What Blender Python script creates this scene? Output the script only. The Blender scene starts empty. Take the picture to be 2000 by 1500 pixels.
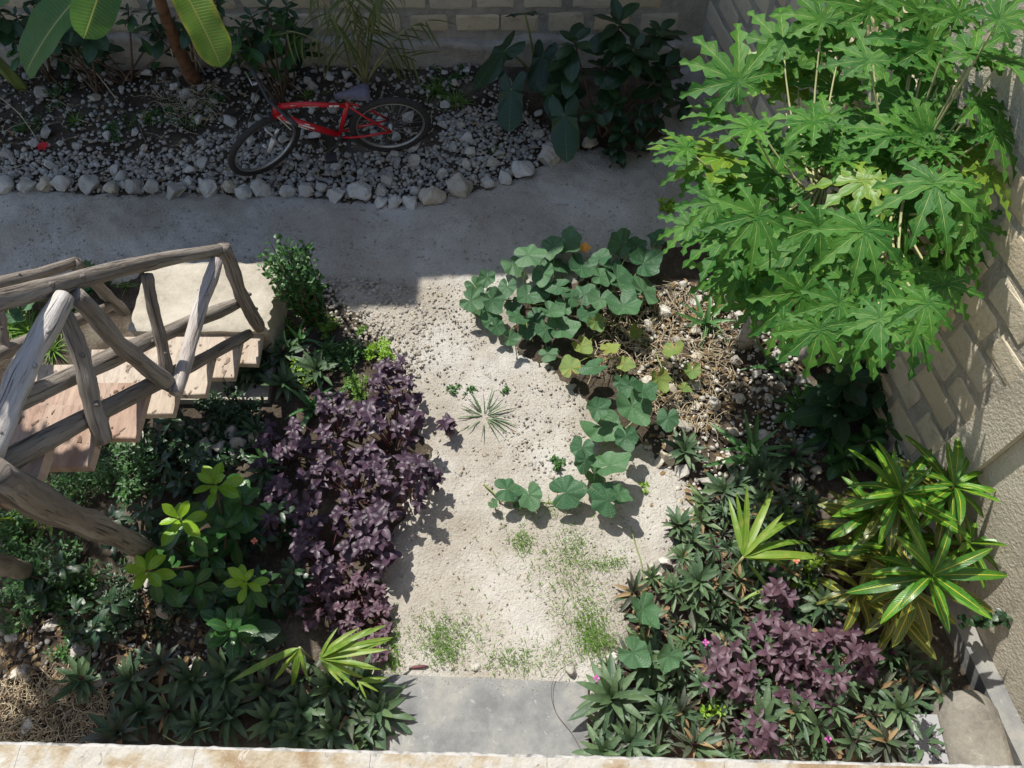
import bpy, bmesh, math, random
import numpy as np
from mathutils import Matrix, Vector
R = math.radians
sc = bpy.context.scene
C = sc.collection
# ------------------------------------------------------------------ camera, world, sun, exposure
CAMZ, PITCH, FPX = 4.8, 60.0, 1570.0
cd = bpy.data.cameras.new('camera'); cam = bpy.data.objects.new('camera', cd); C.objects.link(cam)
cam.location = (0, 0, CAMZ); cam.rotation_euler = (R(90 - PITCH), 0, 0)
cd.sensor_width = 36; cd.lens = 36 * FPX / 2000; cd.clip_start = .05; cd.clip_end = 500
sc.camera = cam
SUN = Vector((-.37, .51, 1.0)).normalized()
w = bpy.data.worlds.new('World'); sc.world = w; w.use_nodes = True
nt = w.node_tree; bg = nt.nodes['Background']
sky = nt.nodes.new('ShaderNodeTexSky'); sky.sky_type = 'NISHITA'; sky.sun_disc = False
sky.sun_elevation = math.asin(SUN.z); sky.sun_rotation = math.atan2(SUN.x, SUN.y)
nt.links.new(sky.outputs[0], bg.inputs[0]); bg.inputs[1].default_value = .135
sl = bpy.data.lights.new('sun', 'SUN'); sl.energy = 4.6; sl.angle = R(.53); sl.color = (1, .955, .88)
so = bpy.data.objects.new('sun', sl); C.objects.link(so)
so.rotation_euler = SUN.to_track_quat('Z', 'Y').to_euler(); so.location = (-3, 6, 12)
sc.view_settings.view_transform = 'Standard'; sc.view_settings.look = 'None'
sc.view_settings.exposure = 0.42; sc.view_settings.gamma = 1; sc.view_settings.use_curve_mapping = False

# ------------------------------------------------------------------ survey helpers (plan of the garden)
cs, sn = math.cos(R(PITCH)), math.sin(R(PITCH))
def ray(px, py):
    u = (px - 1000) / FPX; v = (750 - py) / FPX
    return Vector((u, cs + v * sn, -sn + v * cs))
def at(px, py, z=0.0):
    d = ray(px, py); t = (z - CAMZ) / d.z
    return Vector((d.x * t, d.y * t, z))
def onx(px, py, x):
    d = ray(px, py); t = x / d.x
    return Vector((x, d.y * t, CAMZ + d.z * t))
def wallx(y): return 2.905 - .2066 * y

# ------------------------------------------------------------------ objects
def setp(o, label=None, cat=None, group=None, kind=None):
    if label: o['label'] = label
    if cat: o['category'] = cat
    if group: o['group'] = group
    if kind: o['kind'] = kind
    return o
def thing(name, label, cat, loc=(0, 0, 0), group=None, rot=None):
    o = bpy.data.objects.new(name, None); C.objects.link(o); o.location = loc
    o.empty_display_size = .05
    if rot: o.rotation_euler = rot
    return setp(o, label, cat, group)
def add(name, me, parent=None, M=None, **k):
    o = bpy.data.objects.new(name, me); C.objects.link(o)
    if parent is not None: o.parent = parent
    if M is not None: o.matrix_basis = M
    return setp(o, **k)

class MB:
    def __init__(s): s.v = []; s.f = []; s.uv = []; s.m = []
    def add(s, vs, fs, uvs=None, mi=0):
        b = len(s.v); s.v.extend(vs)
        s.uv.extend(uvs if uvs is not None else [(p[0], p[1]) for p in vs])
        for f in fs: s.f.append(tuple(i + b for i in f)); s.m.append(mi)
    def box(s, a, b, mi=0, M=None):
        x0, y0, z0 = a; x1, y1, z1 = b
        vs = [(x0,y0,z0),(x1,y0,z0),(x1,y1,z0),(x0,y1,z0),(x0,y0,z1),(x1,y0,z1),(x1,y1,z1),(x0,y1,z1)]
        if M is not None: vs = [tuple(M @ Vector(p)) for p in vs]
        s.add(vs, [(0,3,2,1),(4,5,6,7),(0,1,5,4),(1,2,6,5),(2,3,7,6),(3,0,4,7)], None, mi)
    def mesh(s, name, mats, smooth=True):
        me = bpy.data.meshes.new(name); me.from_pydata([tuple(p) for p in s.v], [], s.f)
        if not isinstance(mats, (list, tuple)): mats = [mats]
        for m in mats: me.materials.append(m)
        if len(mats) > 1: me.polygons.foreach_set('material_index', s.m)
        uvl = me.uv_layers.new(name='UVMap')
        li = np.empty(len(me.loops), dtype=np.int32); me.loops.foreach_get('vertex_index', li)
        uvl.data.foreach_set('uv', np.asarray(s.uv, dtype=np.float32)[li].ravel())
        me.polygons.foreach_set('use_smooth', [smooth] * len(s.f)); me.update()
        return me
def tube(mb, pts, radii, seg=8, mi=0, cap=True, uvs=1.0, bump=0, rng=None):
    pts = [Vector(p) for p in pts]; n = len(pts)
    if not isinstance(radii, (list, tuple)): radii = [radii] * n
    vs, uv, fs = [], [], []
    up = Vector((0, 0, 1)); L = 0; prev = None
    for i, p in enumerate(pts):
        d = (pts[min(i + 1, n - 1)] - pts[max(i - 1, 0)]).normalized()
        if prev is None:
            a = d.cross(up if abs(d.z) < .9 else Vector((1, 0, 0))).normalized()
        else:
            a = (prev - d * prev.dot(d)).normalized()
        prev = a; b = d.cross(a)
        if i: L += (p - pts[i - 1]).length
        for k in range(seg):
            t = 2 * math.pi * k / seg; r = radii[i]
            if bump: r *= 1 + bump * (math.sin(3 * t + L * 9 + pts[0].x * 7) * .5 + math.sin(5 * t - L * 23 + pts[0].y * 5) * .4 + math.sin(L * 41 + 2 * t) * .3)
            vs.append(tuple(p + a * (math.cos(t) * r) + b * (math.sin(t) * r))); uv.append((k / seg, L * uvs))
    for i in range(n - 1):
        for k in range(seg):
            k2 = (k + 1) % seg
            fs.append((i * seg + k, i * seg + k2, (i + 1) * seg + k2, (i + 1) * seg + k))
    if cap:
        fs.append(tuple(range(seg - 1, -1, -1))); fs.append(tuple((n - 1) * seg + k for k in range(seg)))
    mb.add(vs, fs, uv, mi)
def bend(a, b, n=6, sag=(0, 0, 0), wob=0, rng=random):
    a, b, s = Vector(a), Vector(b), Vector(sag)
    out = []
    for i in range(n + 1):
        t = i / n; p = a.lerp(b, t) + s * (4 * t * (1 - t))
        if wob and 0 < i < n: p += Vector((rng.uniform(-wob, wob), rng.uniform(-wob, wob), rng.uniform(-wob, wob)))
        out.append(p)
    return out
def frame(p, az, el, roll=0, s=1.0, sy=None):
    """matrix: local +X points along azimuth/elevation, +Z is the upper face"""
    x = Vector((math.cos(az) * math.cos(el), math.sin(az) * math.cos(el), math.sin(el)))
    y = Vector((-math.sin(az), math.cos(az), 0)); z = x.cross(y)
    c, q = math.cos(roll), math.sin(roll)
    y2 = y * c + z * q; z2 = z * c - y * q
    sy = s if sy is None else sy
    M = Matrix.Identity(4)
    for i in range(3):
        M[i][0] = x[i] * s; M[i][1] = y2[i] * sy; M[i][2] = z2[i] * s; M[i][3] = p[i]
    return M

# ------------------------------------------------------------------ materials
def newmat(name):
    m = bpy.data.materials.new(name); m.use_nodes = True
    nt = m.node_tree; b = nt.nodes['Principled BSDF']
    return m, nt, b
class NB:
    def __init__(s, nt): s.nt = nt
    def n(s, t, **k):
        o = s.nt.nodes.new(t)
        for a, v in k.items(): setattr(o, a, v)
        return o
    def link(s, a, b): s.nt.links.new(a, b)
    def sock(s, i, v):
        if isinstance(v, (int, float)): i.default_value = v
        elif isinstance(v, (tuple, list)): i.default_value = (*v, 1) if len(v) == 3 and len(i.default_value) == 4 else v
        else: s.link(v, i)
    def math(s, op, a, b=0.0, c=None, clamp=False):
        o = s.n('ShaderNodeMath', operation=op); o.use_clamp = clamp
        s.sock(o.inputs[0], a); s.sock(o.inputs[1], b)
        if c is not None: s.sock(o.inputs[2], c)
        return o.outputs[0]
    def mix(s, f, a, b, mode='MIX'):
        o = s.n('ShaderNodeMix', data_type='RGBA', blend_type=mode)
        s.sock(o.inputs[0], f); s.sock(o.inputs[6], a); s.sock(o.inputs[7], b)
        return o.outputs[2]
    def noise(s, vec, scale, detail=3, rough=.6, dist=0):
        o = s.n('ShaderNodeTexNoise'); o.inputs['Scale'].default_value = scale; o.inputs['Detail'].default_value = detail
        o.inputs['Roughness'].default_value = rough; o.inputs['Distortion'].default_value = dist
        if vec is not None: s.link(vec, o.inputs['Vector'])
        return o.outputs[0]
    def ramp(s, f, stops):
        o = s.n('ShaderNodeValToRGB'); e = o.color_ramp.elements
        while len(e) < len(stops): e.new(.5)
        for q, (p, c) in zip(e, stops): q.position = p; q.color = (*c, 1) if len(c) == 3 else c
        s.link(f, o.inputs[0]); return o.outputs[0]
    def step(s, f, lo, hi):
        o = s.n('ShaderNodeMapRange', interpolation_type='SMOOTHSTEP'); s.sock(o.inputs[0], f)
        o.inputs[1].default_value = lo; o.inputs[2].default_value = hi; return o.outputs[0]
    def bump(s, h, st=.3, dist=.01, b=None):
        o = s.n('ShaderNodeBump'); o.inputs['Strength'].default_value = st; o.inputs['Distance'].default_value = dist
        s.link(h, o.inputs['Height']); return o.outputs[0]

def leaf_mat(name, colA, colB, vein=None, vs=.5, mid=.06, nv=9, slant=2.2, back=None, edge=None, spots=None,
             rough=.45, trans=.28, spec=.5, vw=.18, bumps=.25):
    m, nt, b = newmat(name); B = NB(nt)
    uv = B.n('ShaderNodeUVMap').outputs[0]
    sp = B.n('ShaderNodeSeparateXYZ'); B.link(uv, sp.inputs[0])
    u, v = sp.outputs[0], sp.outputs[1]
    ad = B.math('MULTIPLY', B.math('ABSOLUTE', B.math('SUBTRACT', v, .5)), 2)
    oi = B.n('ShaderNodeObjectInfo').outputs['Random']; ge = B.n('ShaderNodeNewGeometry')
    rnd = B.math('FRACT', B.math('ADD', oi, ge.outputs['Random Per Island']))
    tc = B.n('ShaderNodeTexCoord').outputs['Object']
    no = B.noise(tc, 28, 3)
    f = B.math('ADD', B.math('MULTIPLY', rnd, .75), B.math('MULTIPLY', B.math('SUBTRACT', no, .5), .9), clamp=True)
    col = B.mix(f, colA, colB)
    if edge:
        col = B.mix(B.math('MULTIPLY', B.step(B.math('ADD', ad, B.math('MULTIPLY', B.math('SUBTRACT', no, .5), .6)), .72, 1.0), edge[1]), col, edge[0])
    ph = B.math('SUBTRACT', B.math('MULTIPLY', u, nv), B.math('MULTIPLY', ad, slant))
    tri = B.math('ABSOLUTE', B.math('SUBTRACT', B.math('FRACT', ph), .5))
    side = B.math('MULTIPLY', B.math('SUBTRACT', 1.0, B.step(tri, 0.0, vw)), B.math('SUBTRACT', 1.0, B.math('MULTIPLY', ad, .8)))
    mm = B.math('SUBTRACT', 1.0, B.step(ad, mid * .35, mid))
    if vein:
        k = B.math('MAXIMUM', B.math('MULTIPLY', side, vs), B.math('MULTIPLY', mm, .9), clamp=True)
        col = B.mix(k, col, vein)
    if spots:
        s2 = B.step(B.noise(tc, spots[2], 2), .58, .7)
        col = B.mix(B.math('MULTIPLY', s2, spots[1]), col, spots[0])
    if back: col = B.mix(ge.outputs['Backfacing'], col, back)
    B.link(col, b.inputs['Base Color'])
    rr = B.math('ADD', rough, B.math('MULTIPLY', B.math('SUBTRACT', no, .5), .25))
    B.link(rr, b.inputs['Roughness']); b.inputs['Specular IOR Level'].default_value = spec
    h = B.math('SUBTRACT', B.math('MULTIPLY', no, .3), B.math('MAXIMUM', B.math('MULTIPLY', side, .7), mm))
    B.link(B.bump(h, bumps, .006), b.inputs['Normal'])
    tr = B.n('ShaderNodeBsdfTranslucent')
    tcx = B.mix(.6, col, (1, 1, .25), 'MULTIPLY'); B.link(tcx, tr.inputs[0])
    gm = B.n('ShaderNodeGamma'); B.link(tcx, gm.inputs[0]); gm.inputs[1].default_value = .8; B.link(gm.outputs[0], tr.inputs[0])
    ms = B.n('ShaderNodeMixShader'); ms.inputs[0].default_value = trans
    B.link(b.outputs[0], ms.inputs[1]); B.link(tr.outputs[0], ms.inputs[2])
    B.link(ms.outputs[0], nt.nodes['Material Output'].inputs[0])
    return m
def rock_mat(name, a, b_, dark=(.09, .085, .075), rough=.9, sc_=14, k=.5):
    m, nt, b = newmat(name); B = NB(nt)
    oi = B.n('ShaderNodeObjectInfo').outputs['Random']; ge = B.n('ShaderNodeNewGeometry')
    rnd = B.math('FRACT', B.math('ADD', oi, ge.outputs['Random Per Island']))
    pos = ge.outputs['Position']
    n1 = B.noise(pos, sc_, 5, .7); n2 = B.noise(pos, sc_ * 5, 3, .7)
    col = B.mix(rnd, a, b_)
    col = B.mix(B.math('MULTIPLY', B.step(B.math('FRACT', B.math('MULTIPLY', rnd, 7.31)), .55, 1.0), .55), col, (a[0] * .92, a[1] * .80, a[2] * .62))
    col = B.mix(B.math('MULTIPLY', B.step(n1, .48, .72), k), col, dark)
    col = B.mix(B.math('MULTIPLY', B.step(n2, .5, .8), .35), col, dark)
    B.link(col, b.inputs['Base Color']); b.inputs['Roughness'].default_value = rough
    b.inputs['Specular IOR Level'].default_value = .2
    B.link(B.bump(B.math('ADD', n1, B.math('MULTIPLY', n2, .5)), .7, .015), b.inputs['Normal'])
    return m
def wood_mat(name, a, b_, crack=(.03, .022, .017), su=6.0, sv=1.6, rough=.8):
    m, nt, b = newmat(name); B = NB(nt)
    uv = B.n('ShaderNodeUVMap').outputs[0]
    mp = B.n('ShaderNodeMapping'); B.link(uv, mp.inputs[0]); mp.inputs['Scale'].default_value = (su, sv, 1)
    oi = B.n('ShaderNodeObjectInfo').outputs['Random']
    cb = B.n('ShaderNodeCombineXYZ'); B.link(B.math('MULTIPLY', oi, 40), cb.inputs[2]); B.link(cb.outputs[0], mp.inputs['Location'])
    g = B.noise(mp.outputs[0], 3.2, 6, .72, .6)
    big = B.noise(mp.outputs[0], .7, 3, .6)
    col = B.mix(B.step(big, .35, .65), a, b_)
    col = B.mix(B.math('MULTIPLY', B.step(g, .52, .72), .75), col, crack)
    col = B.mix(B.math('MULTIPLY', B.step(g, .5, .28), .35), col, tuple(min(1, c * 1.6) for c in a))
    mp2 = B.n('ShaderNodeMapping'); B.link(uv, mp2.inputs[0]); mp2.inputs['Scale'].default_value = (su * 3, sv * .8, 1); B.link(cb.outputs[0], mp2.inputs['Location'])
    ck = B.step(B.noise(mp2.outputs[0], 2.2, 2, .5, .3), .63, .67)
    kn = B.step(B.noise(mp.outputs[0], 1.3, 1, .4), .70, .76)
    col = B.mix(B.math('MULTIPLY', B.math('MAXIMUM', ck, kn), .8), col, crack)
    B.link(col, b.inputs['Base Color']); b.inputs['Roughness'].default_value = rough
    B.link(B.bump(B.math('SUBTRACT', g, ck), .9, .012), b.inputs['Normal'])
    return m
def plain(name, col, rough=.5, metal=0, noise=.15, sc_=30, bump=.1, spec=.5):
    m, nt, b = newmat(name); B = NB(nt)
    pos = B.n('ShaderNodeTexCoord').outputs['Object']; n1 = B.noise(pos, sc_, 4)
    col2 = tuple(c * (1 - noise * 2) for c in col)
    B.link(B.mix(B.step(n1, .4, .75), col, col2), b.inputs['Base Color'])
    b.inputs['Roughness'].default_value = rough; b.inputs['Metallic'].default_value = metal
    b.inputs['Specular IOR Level'].default_value = spec
    if bump: B.link(B.bump(n1, bump, .005), b.inputs['Normal'])
    return m

def ground_mat(name, cols, scale=2.0, fine=60, bump=.6, speck=None, rough=.95):
    m, nt, b = newmat(name); B = NB(nt)
    pos = B.n('ShaderNodeNewGeometry').outputs['Position']
    n1 = B.noise(pos, scale, 5, .6); n2 = B.noise(pos, fine, 4, .7); n3 = B.noise(pos, fine * 3.3, 2, .6)
    col = B.ramp(B.math('ADD', n1, B.math('MULTIPLY', B.math('SUBTRACT', n2, .5), .35)), cols)
    vo = B.n('ShaderNodeTexVoronoi'); vo.inputs['Scale'].default_value = fine * 1.4; B.link(pos, vo.inputs['Vector'])
    if speck:
        s1 = B.noise(pos, fine * 1.7, 4, .75, .8); s2 = B.noise(pos, fine * .8, 5, .8, 1.2)
        col = B.mix(B.math('MULTIPLY', B.step(s1, .60, .70), .6), col, speck[0])
        col = B.mix(B.math('MULTIPLY', B.step(s2, .58, .68), .55), col, speck[1])
    B.link(col, b.inputs['Base Color']); b.inputs['Roughness'].default_value = rough
    b.inputs['Specular IOR Level'].default_value = .15
    h = B.math('ADD', B.math('ADD', B.math('MULTIPLY', n2, .8), B.math('MULTIPLY', n3, .4)), B.math('MULTIPLY', vo.outputs['Distance'], -.35))
    B.link(B.bump(h, bump, .012), b.inputs['Normal'])
    return m
M = {}
M['soil'] = ground_mat('soil', [(.3, (.035, .027, .02)), (.5, (.07, .055, .04)), (.72, (.15, .13, .10))], 3.5, 40, .9, ((.02, .015, .01), (.3, .27, .22)))
M['sand'] = ground_mat('sand', [(.3, (.30, .265, .215)), (.47, (.385, .355, .305)), (.62, (.48, .465, .425))], 1.3, 48, 1.0, ((.26, .23, .19), (.56, .54, .49)))
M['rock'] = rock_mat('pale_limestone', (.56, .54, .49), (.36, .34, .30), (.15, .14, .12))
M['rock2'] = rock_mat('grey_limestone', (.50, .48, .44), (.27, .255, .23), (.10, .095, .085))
M['pebble'] = rock_mat('pebble', (.52, .49, .43), (.33, .305, .26), (.24, .21, .17), sc_=60, k=.3)
M['litter'] = rock_mat('leaf_litter', (.30, .22, .12), (.12, .08, .05), (.05, .035, .02))
M['concrete'] = ground_mat('step_concrete', [(.34, (.15, .155, .155)), (.5, (.215, .22, .215)), (.66, (.29, .285, .26))], 3.2, 16, .25, ((.18, .18, .17), (.4, .4, .38)), .75)
M['landing'] = ground_mat('landing_concrete', [(.36, (.31, .275, .22)), (.5, (.40, .365, .295)), (.66, (.48, .44, .365))], 2.5, 30, .4, ((.25, .22, .18), (.5, .48, .42)))
M['mortar'] = ground_mat('mortar', [(.3, (.26, .24, .20)), (.5, (.36, .33, .275)), (.75, (.45, .41, .34))], 5, 28, 1.0, ((.16, .14, .11), (.52, .48, .4)))
M['render'] = ground_mat('rough_render', [(.3, (.33, .295, .235)), (.5, (.47, .425, .34)), (.75, (.58, .53, .43))], 2.5, 40, .9)
M['rhoeo2'] = leaf_mat('pale_oyster_leaf', (.07, .125, .06), (.14, .22, .09), (.18, .26, .12), .1, .04, 3, 0, back=(.15, .06, .11), rough=.5, trans=.2)
M['rhoeo3'] = leaf_mat('purplish_oyster_leaf', (.05, .065, .045), (.10, .12, .075), (.14, .12, .10), .1, .04, 3, 0, back=(.17, .04, .11), rough=.5, trans=.2)
M['deadleaf'] = leaf_mat('withered_leaf', (.20, .13, .06), (.34, .24, .12), (.3, .2, .1), .2, .05, 5, 1, rough=.8, trans=.15)
M['papaya_y'] = leaf_mat('fading_papaya_leaf', (.08, .22, .02), (.20, .32, .03), (.45, .48, .14), .15, .05, 6, 1.4, edge=((.38, .34, .05), .5), rough=.45, trans=.35)
M['limestrap'] = leaf_mat('yellow_green_strap', (.11, .24, .025), (.24, .36, .04), (.36, .42, .10), .45, .08, 3, 0, edge=((.36, .34, .06), .3), rough=.45, trans=.35, spots=((.3, .28, .06), .4, 12))
M['house'] = ground_mat('house_paint', [(.3, (.55, .50, .42)), (.7, (.66, .61, .52))], 1, 30, .3)
M['block'] = rock_mat('limestone_block', (.62, .54, .39), (.50, .45, .355), (.30, .26, .19), sc_=8, k=.55)
M['tile'] = ground_mat('ochre_tile', [(.40, (.26, .18, .10)), (.5, (.35, .29, .20)), (.58, (.41, .38, .32))], 9, 22, .5, ((.12, .11, .10), (.55, .52, .45)), .6)
M['log'] = wood_mat('weathered_log', (.30, .265, .225), (.175, .145, .115))
M['log_pale'] = wood_mat('silver_log', (.56, .53, .49), (.42, .37, .33), (.07, .055, .045))
M['plank'] = wood_mat('tread_plank', (.42, .31, .235), (.32, .205, .15), (.10, .06, .04), 2, 9)
M['plank_pale'] = wood_mat('tread_plank_pale', (.48, .41, .33), (.40, .32, .245), (.16, .11, .08), 2, 9)
M['stem_green'] = plain('stem_green', (.20, .26, .07), .5, sc_=12)
M['stem_pale'] = plain('stem_pale', (.36, .36, .17), .6, sc_=12)
M['stem_brown'] = plain('stem_brown', (.12, .075, .045), .8, sc_=15, noise=.3)
M['stem_purple'] = plain('stem_purple', (.13, .04, .05), .6, sc_=15)
M['trunk'] = plain('papaya_trunk', (.33, .31, .26), .8, sc_=20, noise=.3, bump=.5)
M['btrunk'] = plain('banana_trunk', (.20, .10, .05), .7, sc_=16, noise=.35, bump=.4)
M['dry'] = plain('dry_stem', (.48, .40, .27), .85, noise=.3)
M['black'] = plain('black_plastic', (.025, .025, .028), .5)
M['tyre'] = plain('tyre_rubber', (.035, .032, .03), .85, noise=.2, sc_=60, bump=.4)
M['chrome'] = plain('brushed_steel', (.55, .56, .58), .3, .9, noise=.1)
M['rim'] = plain('rim_alloy', (.45, .45, .44), .35, .8, noise=.1)
M['red'] = plain('red_paint', (.55, .012, .02), .25, noise=.08, spec=.6)
M['white'] = plain('white_paint', (.7, .7, .68), .35, noise=.08)
M['saddle'] = plain('saddle_vinyl', (.10, .095, .13), .5)
# leaves
M['papaya'] = leaf_mat('papaya_leaf', (.025, .125, .016), (.085, .235, .026), (.42, .52, .15), .12, .045, 6, 1.4, back=(.13, .26, .06), rough=.58, trans=.34, spec=.35, bumps=.45, spots=((.16, .26, .04), .35, 9))
M['pumpkin'] = leaf_mat('pumpkin_leaf', (.035, .12, .05), (.10, .215, .095), (.26, .38, .21), .3, .06, 7, 1.0, rough=.5, trans=.25, bumps=.9, spots=((.17, .25, .13), .5, 7))
M['pumpkin_y'] = leaf_mat('yellowing_pumpkin_leaf', (.10, .22, .06), (.30, .36, .07), (.42, .46, .18), .3, .05, 7, 1.0, edge=((.45, .3, .06), .8), rough=.6, trans=.35, bumps=.5)
M['rhoeo'] = leaf_mat('oyster_leaf', (.04, .085, .045), (.11, .18, .075), (.14, .22, .10), .1, .04, 3, 0, back=(.14, .045, .10), rough=.52, trans=.18)
M['purple'] = leaf_mat('purple_leaf', (.030, .017, .033), (.088, .052, .082), (.10, .03, .06), .35, .07, 8, 2, back=(.17, .05, .09), rough=.42, trans=.15)
M['rose'] = leaf_mat('rosy_purple_leaf', (.065, .035, .052), (.15, .085, .115), (.2, .07, .1), .3, .07, 8, 2, back=(.22, .07, .1), rough=.45, trans=.22)
M['lime'] = leaf_mat('lime_leaf', (.16, .36, .015), (.30, .50, .03), (.4, .5, .12), .3, .07, 9, 2, rough=.35, trans=.35)
M['green'] = leaf_mat('glossy_green_leaf', (.02, .085, .02), (.06, .17, .03), (.16, .28, .08), .3, .05, 9, 2, rough=.35, trans=.25)
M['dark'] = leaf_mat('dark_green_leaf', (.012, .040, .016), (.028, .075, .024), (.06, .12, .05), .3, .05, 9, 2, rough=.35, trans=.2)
M['croton'] = leaf_mat('veined_croton_leaf', (.02, .12, .012), (.10, .28, .02), (.60, .56, .06), .35, .09, 22, 3.2, rough=.3, trans=.25, vw=.2)
M['croton_old'] = leaf_mat('golden_croton_leaf', (.018, .075, .022), (.055, .13, .025), (.62, .47, .05), .6, .12, 18, 3.2, back=(.35, .22, .05), edge=((.45, .28, .03), .35), rough=.3, trans=.25, vw=.3)
M['banana'] = leaf_mat('banana_leaf', (.035, .12, .025), (.08, .22, .04), (.42, .46, .14), .25, .05, 30, 1.5, rough=.4, trans=.4, bumps=.4)
M['banana_y'] = leaf_mat('banana_leaf_yellow', (.12, .24, .025), (.24, .34, .04), (.45, .42, .12), .25, .05, 30, 1.5, edge=((.4, .32, .04), .6), rough=.4, trans=.45, bumps=.4)
M['aloe'] = leaf_mat('aloe_leaf', (.045, .13, .04), (.09, .22, .055), (.1, .2, .07), .1, .02, 3, 0, rough=.4, trans=.1)
M['grass'] = leaf_mat('grass_blade', (.10, .22, .03), (.20, .36, .05), None, rough=.5, trans=.35)
M['palm'] = leaf_mat('palm_leaflet', (.06, .10, .02), (.17, .18, .04), (.3, .28, .08), .1, .1, 2, 0, rough=.5, trans=.3)
M['flower_red'] = plain('red_petal', (.6, .02, .03), .5)
M['flower_orange'] = plain('orange_petal', (.75, .32, .02), .5)
M['flower_pink'] = plain('pink_bract', (.45, .08, .32), .5)
M['coral'] = plain('coral_petal', (.7, .2, .13), .5)
M['kerb'] = ground_mat('kerb_cement', [(.35, (.14, .13, .11)), (.5, (.21, .195, .165)), (.65, (.27, .25, .21))], 3, 30, .4, ((.12, .11, .09), (.4, .38, .33)))  # cement dulled: croton shade is put into the colour
# ------------------------------------------------------------------ terrain
_r = np.random.RandomState(4)
_W = [(_r.uniform(.5, 9), _r.uniform(0, 6.28), _r.uniform(0, 6.28)) for _ in range(26)]
def hgt(x, y):
    s = 0
    for k, a, p in _W: s = s + np.sin(k * (x * math.cos(a) + y * math.sin(a)) + p) * (.009 / (1 + .45 * k))
    return s
def gz(x, y): return float(hgt(x, y))
def on(px, py, dz=0.0):
    p = at(px, py); p.z = gz(p.x, p.y) + dz; return p
def grid_obj(xs, ys, zf, mat, name, mask=None):
    X, Y = np.meshgrid(xs, ys); Z = zf(X, Y); nx, ny = len(xs), len(ys)
    mb = MB(); mb.v = list(zip(X.ravel().tolist(), Y.ravel().tolist(), Z.ravel().tolist())); mb.uv = [(p[0], p[1]) for p in mb.v]
    i, j = np.meshgrid(np.arange(nx - 1), np.arange(ny - 1)); a = (j * nx + i).ravel()
    if mask is not None:
        mk = mask(X, Y); ok = (mk[:-1, :-1] | mk[1:, 1:]).ravel(); a = a[ok]
    mb.f = [(int(q), int(q) + 1, int(q) + nx + 1, int(q) + nx) for q in a]; mb.m = [0] * len(mb.f)
    return mb.mesh(name, mat)
setp(add('ground', grid_obj(np.arange(-7, 7.01, .06), np.arange(-1, 8.01, .06), lambda x, y: hgt(x, y) - .01, M['soil'], 'ground')), kind='structure')
mb = MB(); mb.add([(-150, -150, -.12), (150, -150, -.12), (150, 150, -.12), (-150, 150, -.12)], [(0, 1, 2, 3)])
setp(add('surrounding_ground', mb.mesh('surrounding_ground', M['soil'])), kind='structure')
PATH = [(-900, 375), (0, 375), (180, 378), (400, 385), (600, 388), (740, 402), (850, 400), (960, 370), (1060, 330), (1130, 295),
        (1190, 292), (1290, 270), (1300, 180), (1380, 100), (1480, 100), (1480, 300), (1400, 430), (1330, 470), (1220, 500), (1080, 560), (980, 600),
        (1010, 680), (1110, 745), (1150, 830), (1240, 880), (1330, 940), (1350, 1010), (1300, 1100), (1225, 1160), (1200, 1240),
        (1190, 1300), (1160, 1420), (720, 1420), (735, 1300), (765, 1200), (740, 1120), (790, 1020), (840, 900), (820, 800), (790, 715),
        (730, 640), (680, 590), (650, 560), (600, 545), (540, 530), (0, 545), (-900, 560)]
PW = np.array([tuple(at(*p).xy) for p in PATH])
def sdist(X, Y, poly):
    inside = np.zeros(X.shape, bool); d = np.full(X.shape, 1e9)
    n = len(poly)
    for i in range(n):
        x0, y0 = poly[i]; x1, y1 = poly[(i + 1) % n]
        dx, dy = x1 - x0, y1 - y0
        t = np.clip(((X - x0) * dx + (Y - y0) * dy) / (dx * dx + dy * dy + 1e-9), 0, 1)
        d = np.minimum(d, np.hypot(X - x0 - t * dx, Y - y0 - t * dy))
        c = ((y0 > Y) != (y1 > Y)) & (X < (x1 - x0) * (Y - y0) / (y1 - y0 + 1e-12) + x0)
        inside ^= c
    return np.where(inside, d, -d)
def pz(x, y):
    s = sdist(x, y, PW) + hgt(x * 4 + 5, y * 4) * 2.2 + hgt(x * 17, y * 17) * 1.6
    return hgt(x, y) + np.clip(s * .35, -.05, .02) + hgt(x * 9, y * 9) * .35 + hgt(x * 31, y * 31) * .22
setp(add('path', grid_obj(np.arange(-5, 3.0, .03), np.arange(-.6, 6.4, .03), pz, M['sand'], 'path', lambda x, y: sdist(x, y, PW) > -.2)), kind='structure')
def inpoly(x, y, poly):
    return bool(sdist(np.array([x]), np.array([y]), poly)[0] > 0)
def wpoly(pts, z=0): return np.array([tuple(at(a, b, z).xy) for a, b in pts])
def scatter(poly, n=None, gap=0, seed=0, tries=20000):
    rg = np.random.RandomState(seed); lo, hi = poly.min(0), poly.max(0)
    P = rg.uniform(lo, hi, (tries, 2)); P = P[sdist(P[:, 0], P[:, 1], poly) > 0]
    if gap:
        out = []
        for p in P:
            if all((p[0] - q[0]) ** 2 + (p[1] - q[1]) ** 2 > gap * gap for q in out):
                out.append(p)
                if n and len(out) >= n: break
        return out
    return P[:n] if n else P

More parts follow.
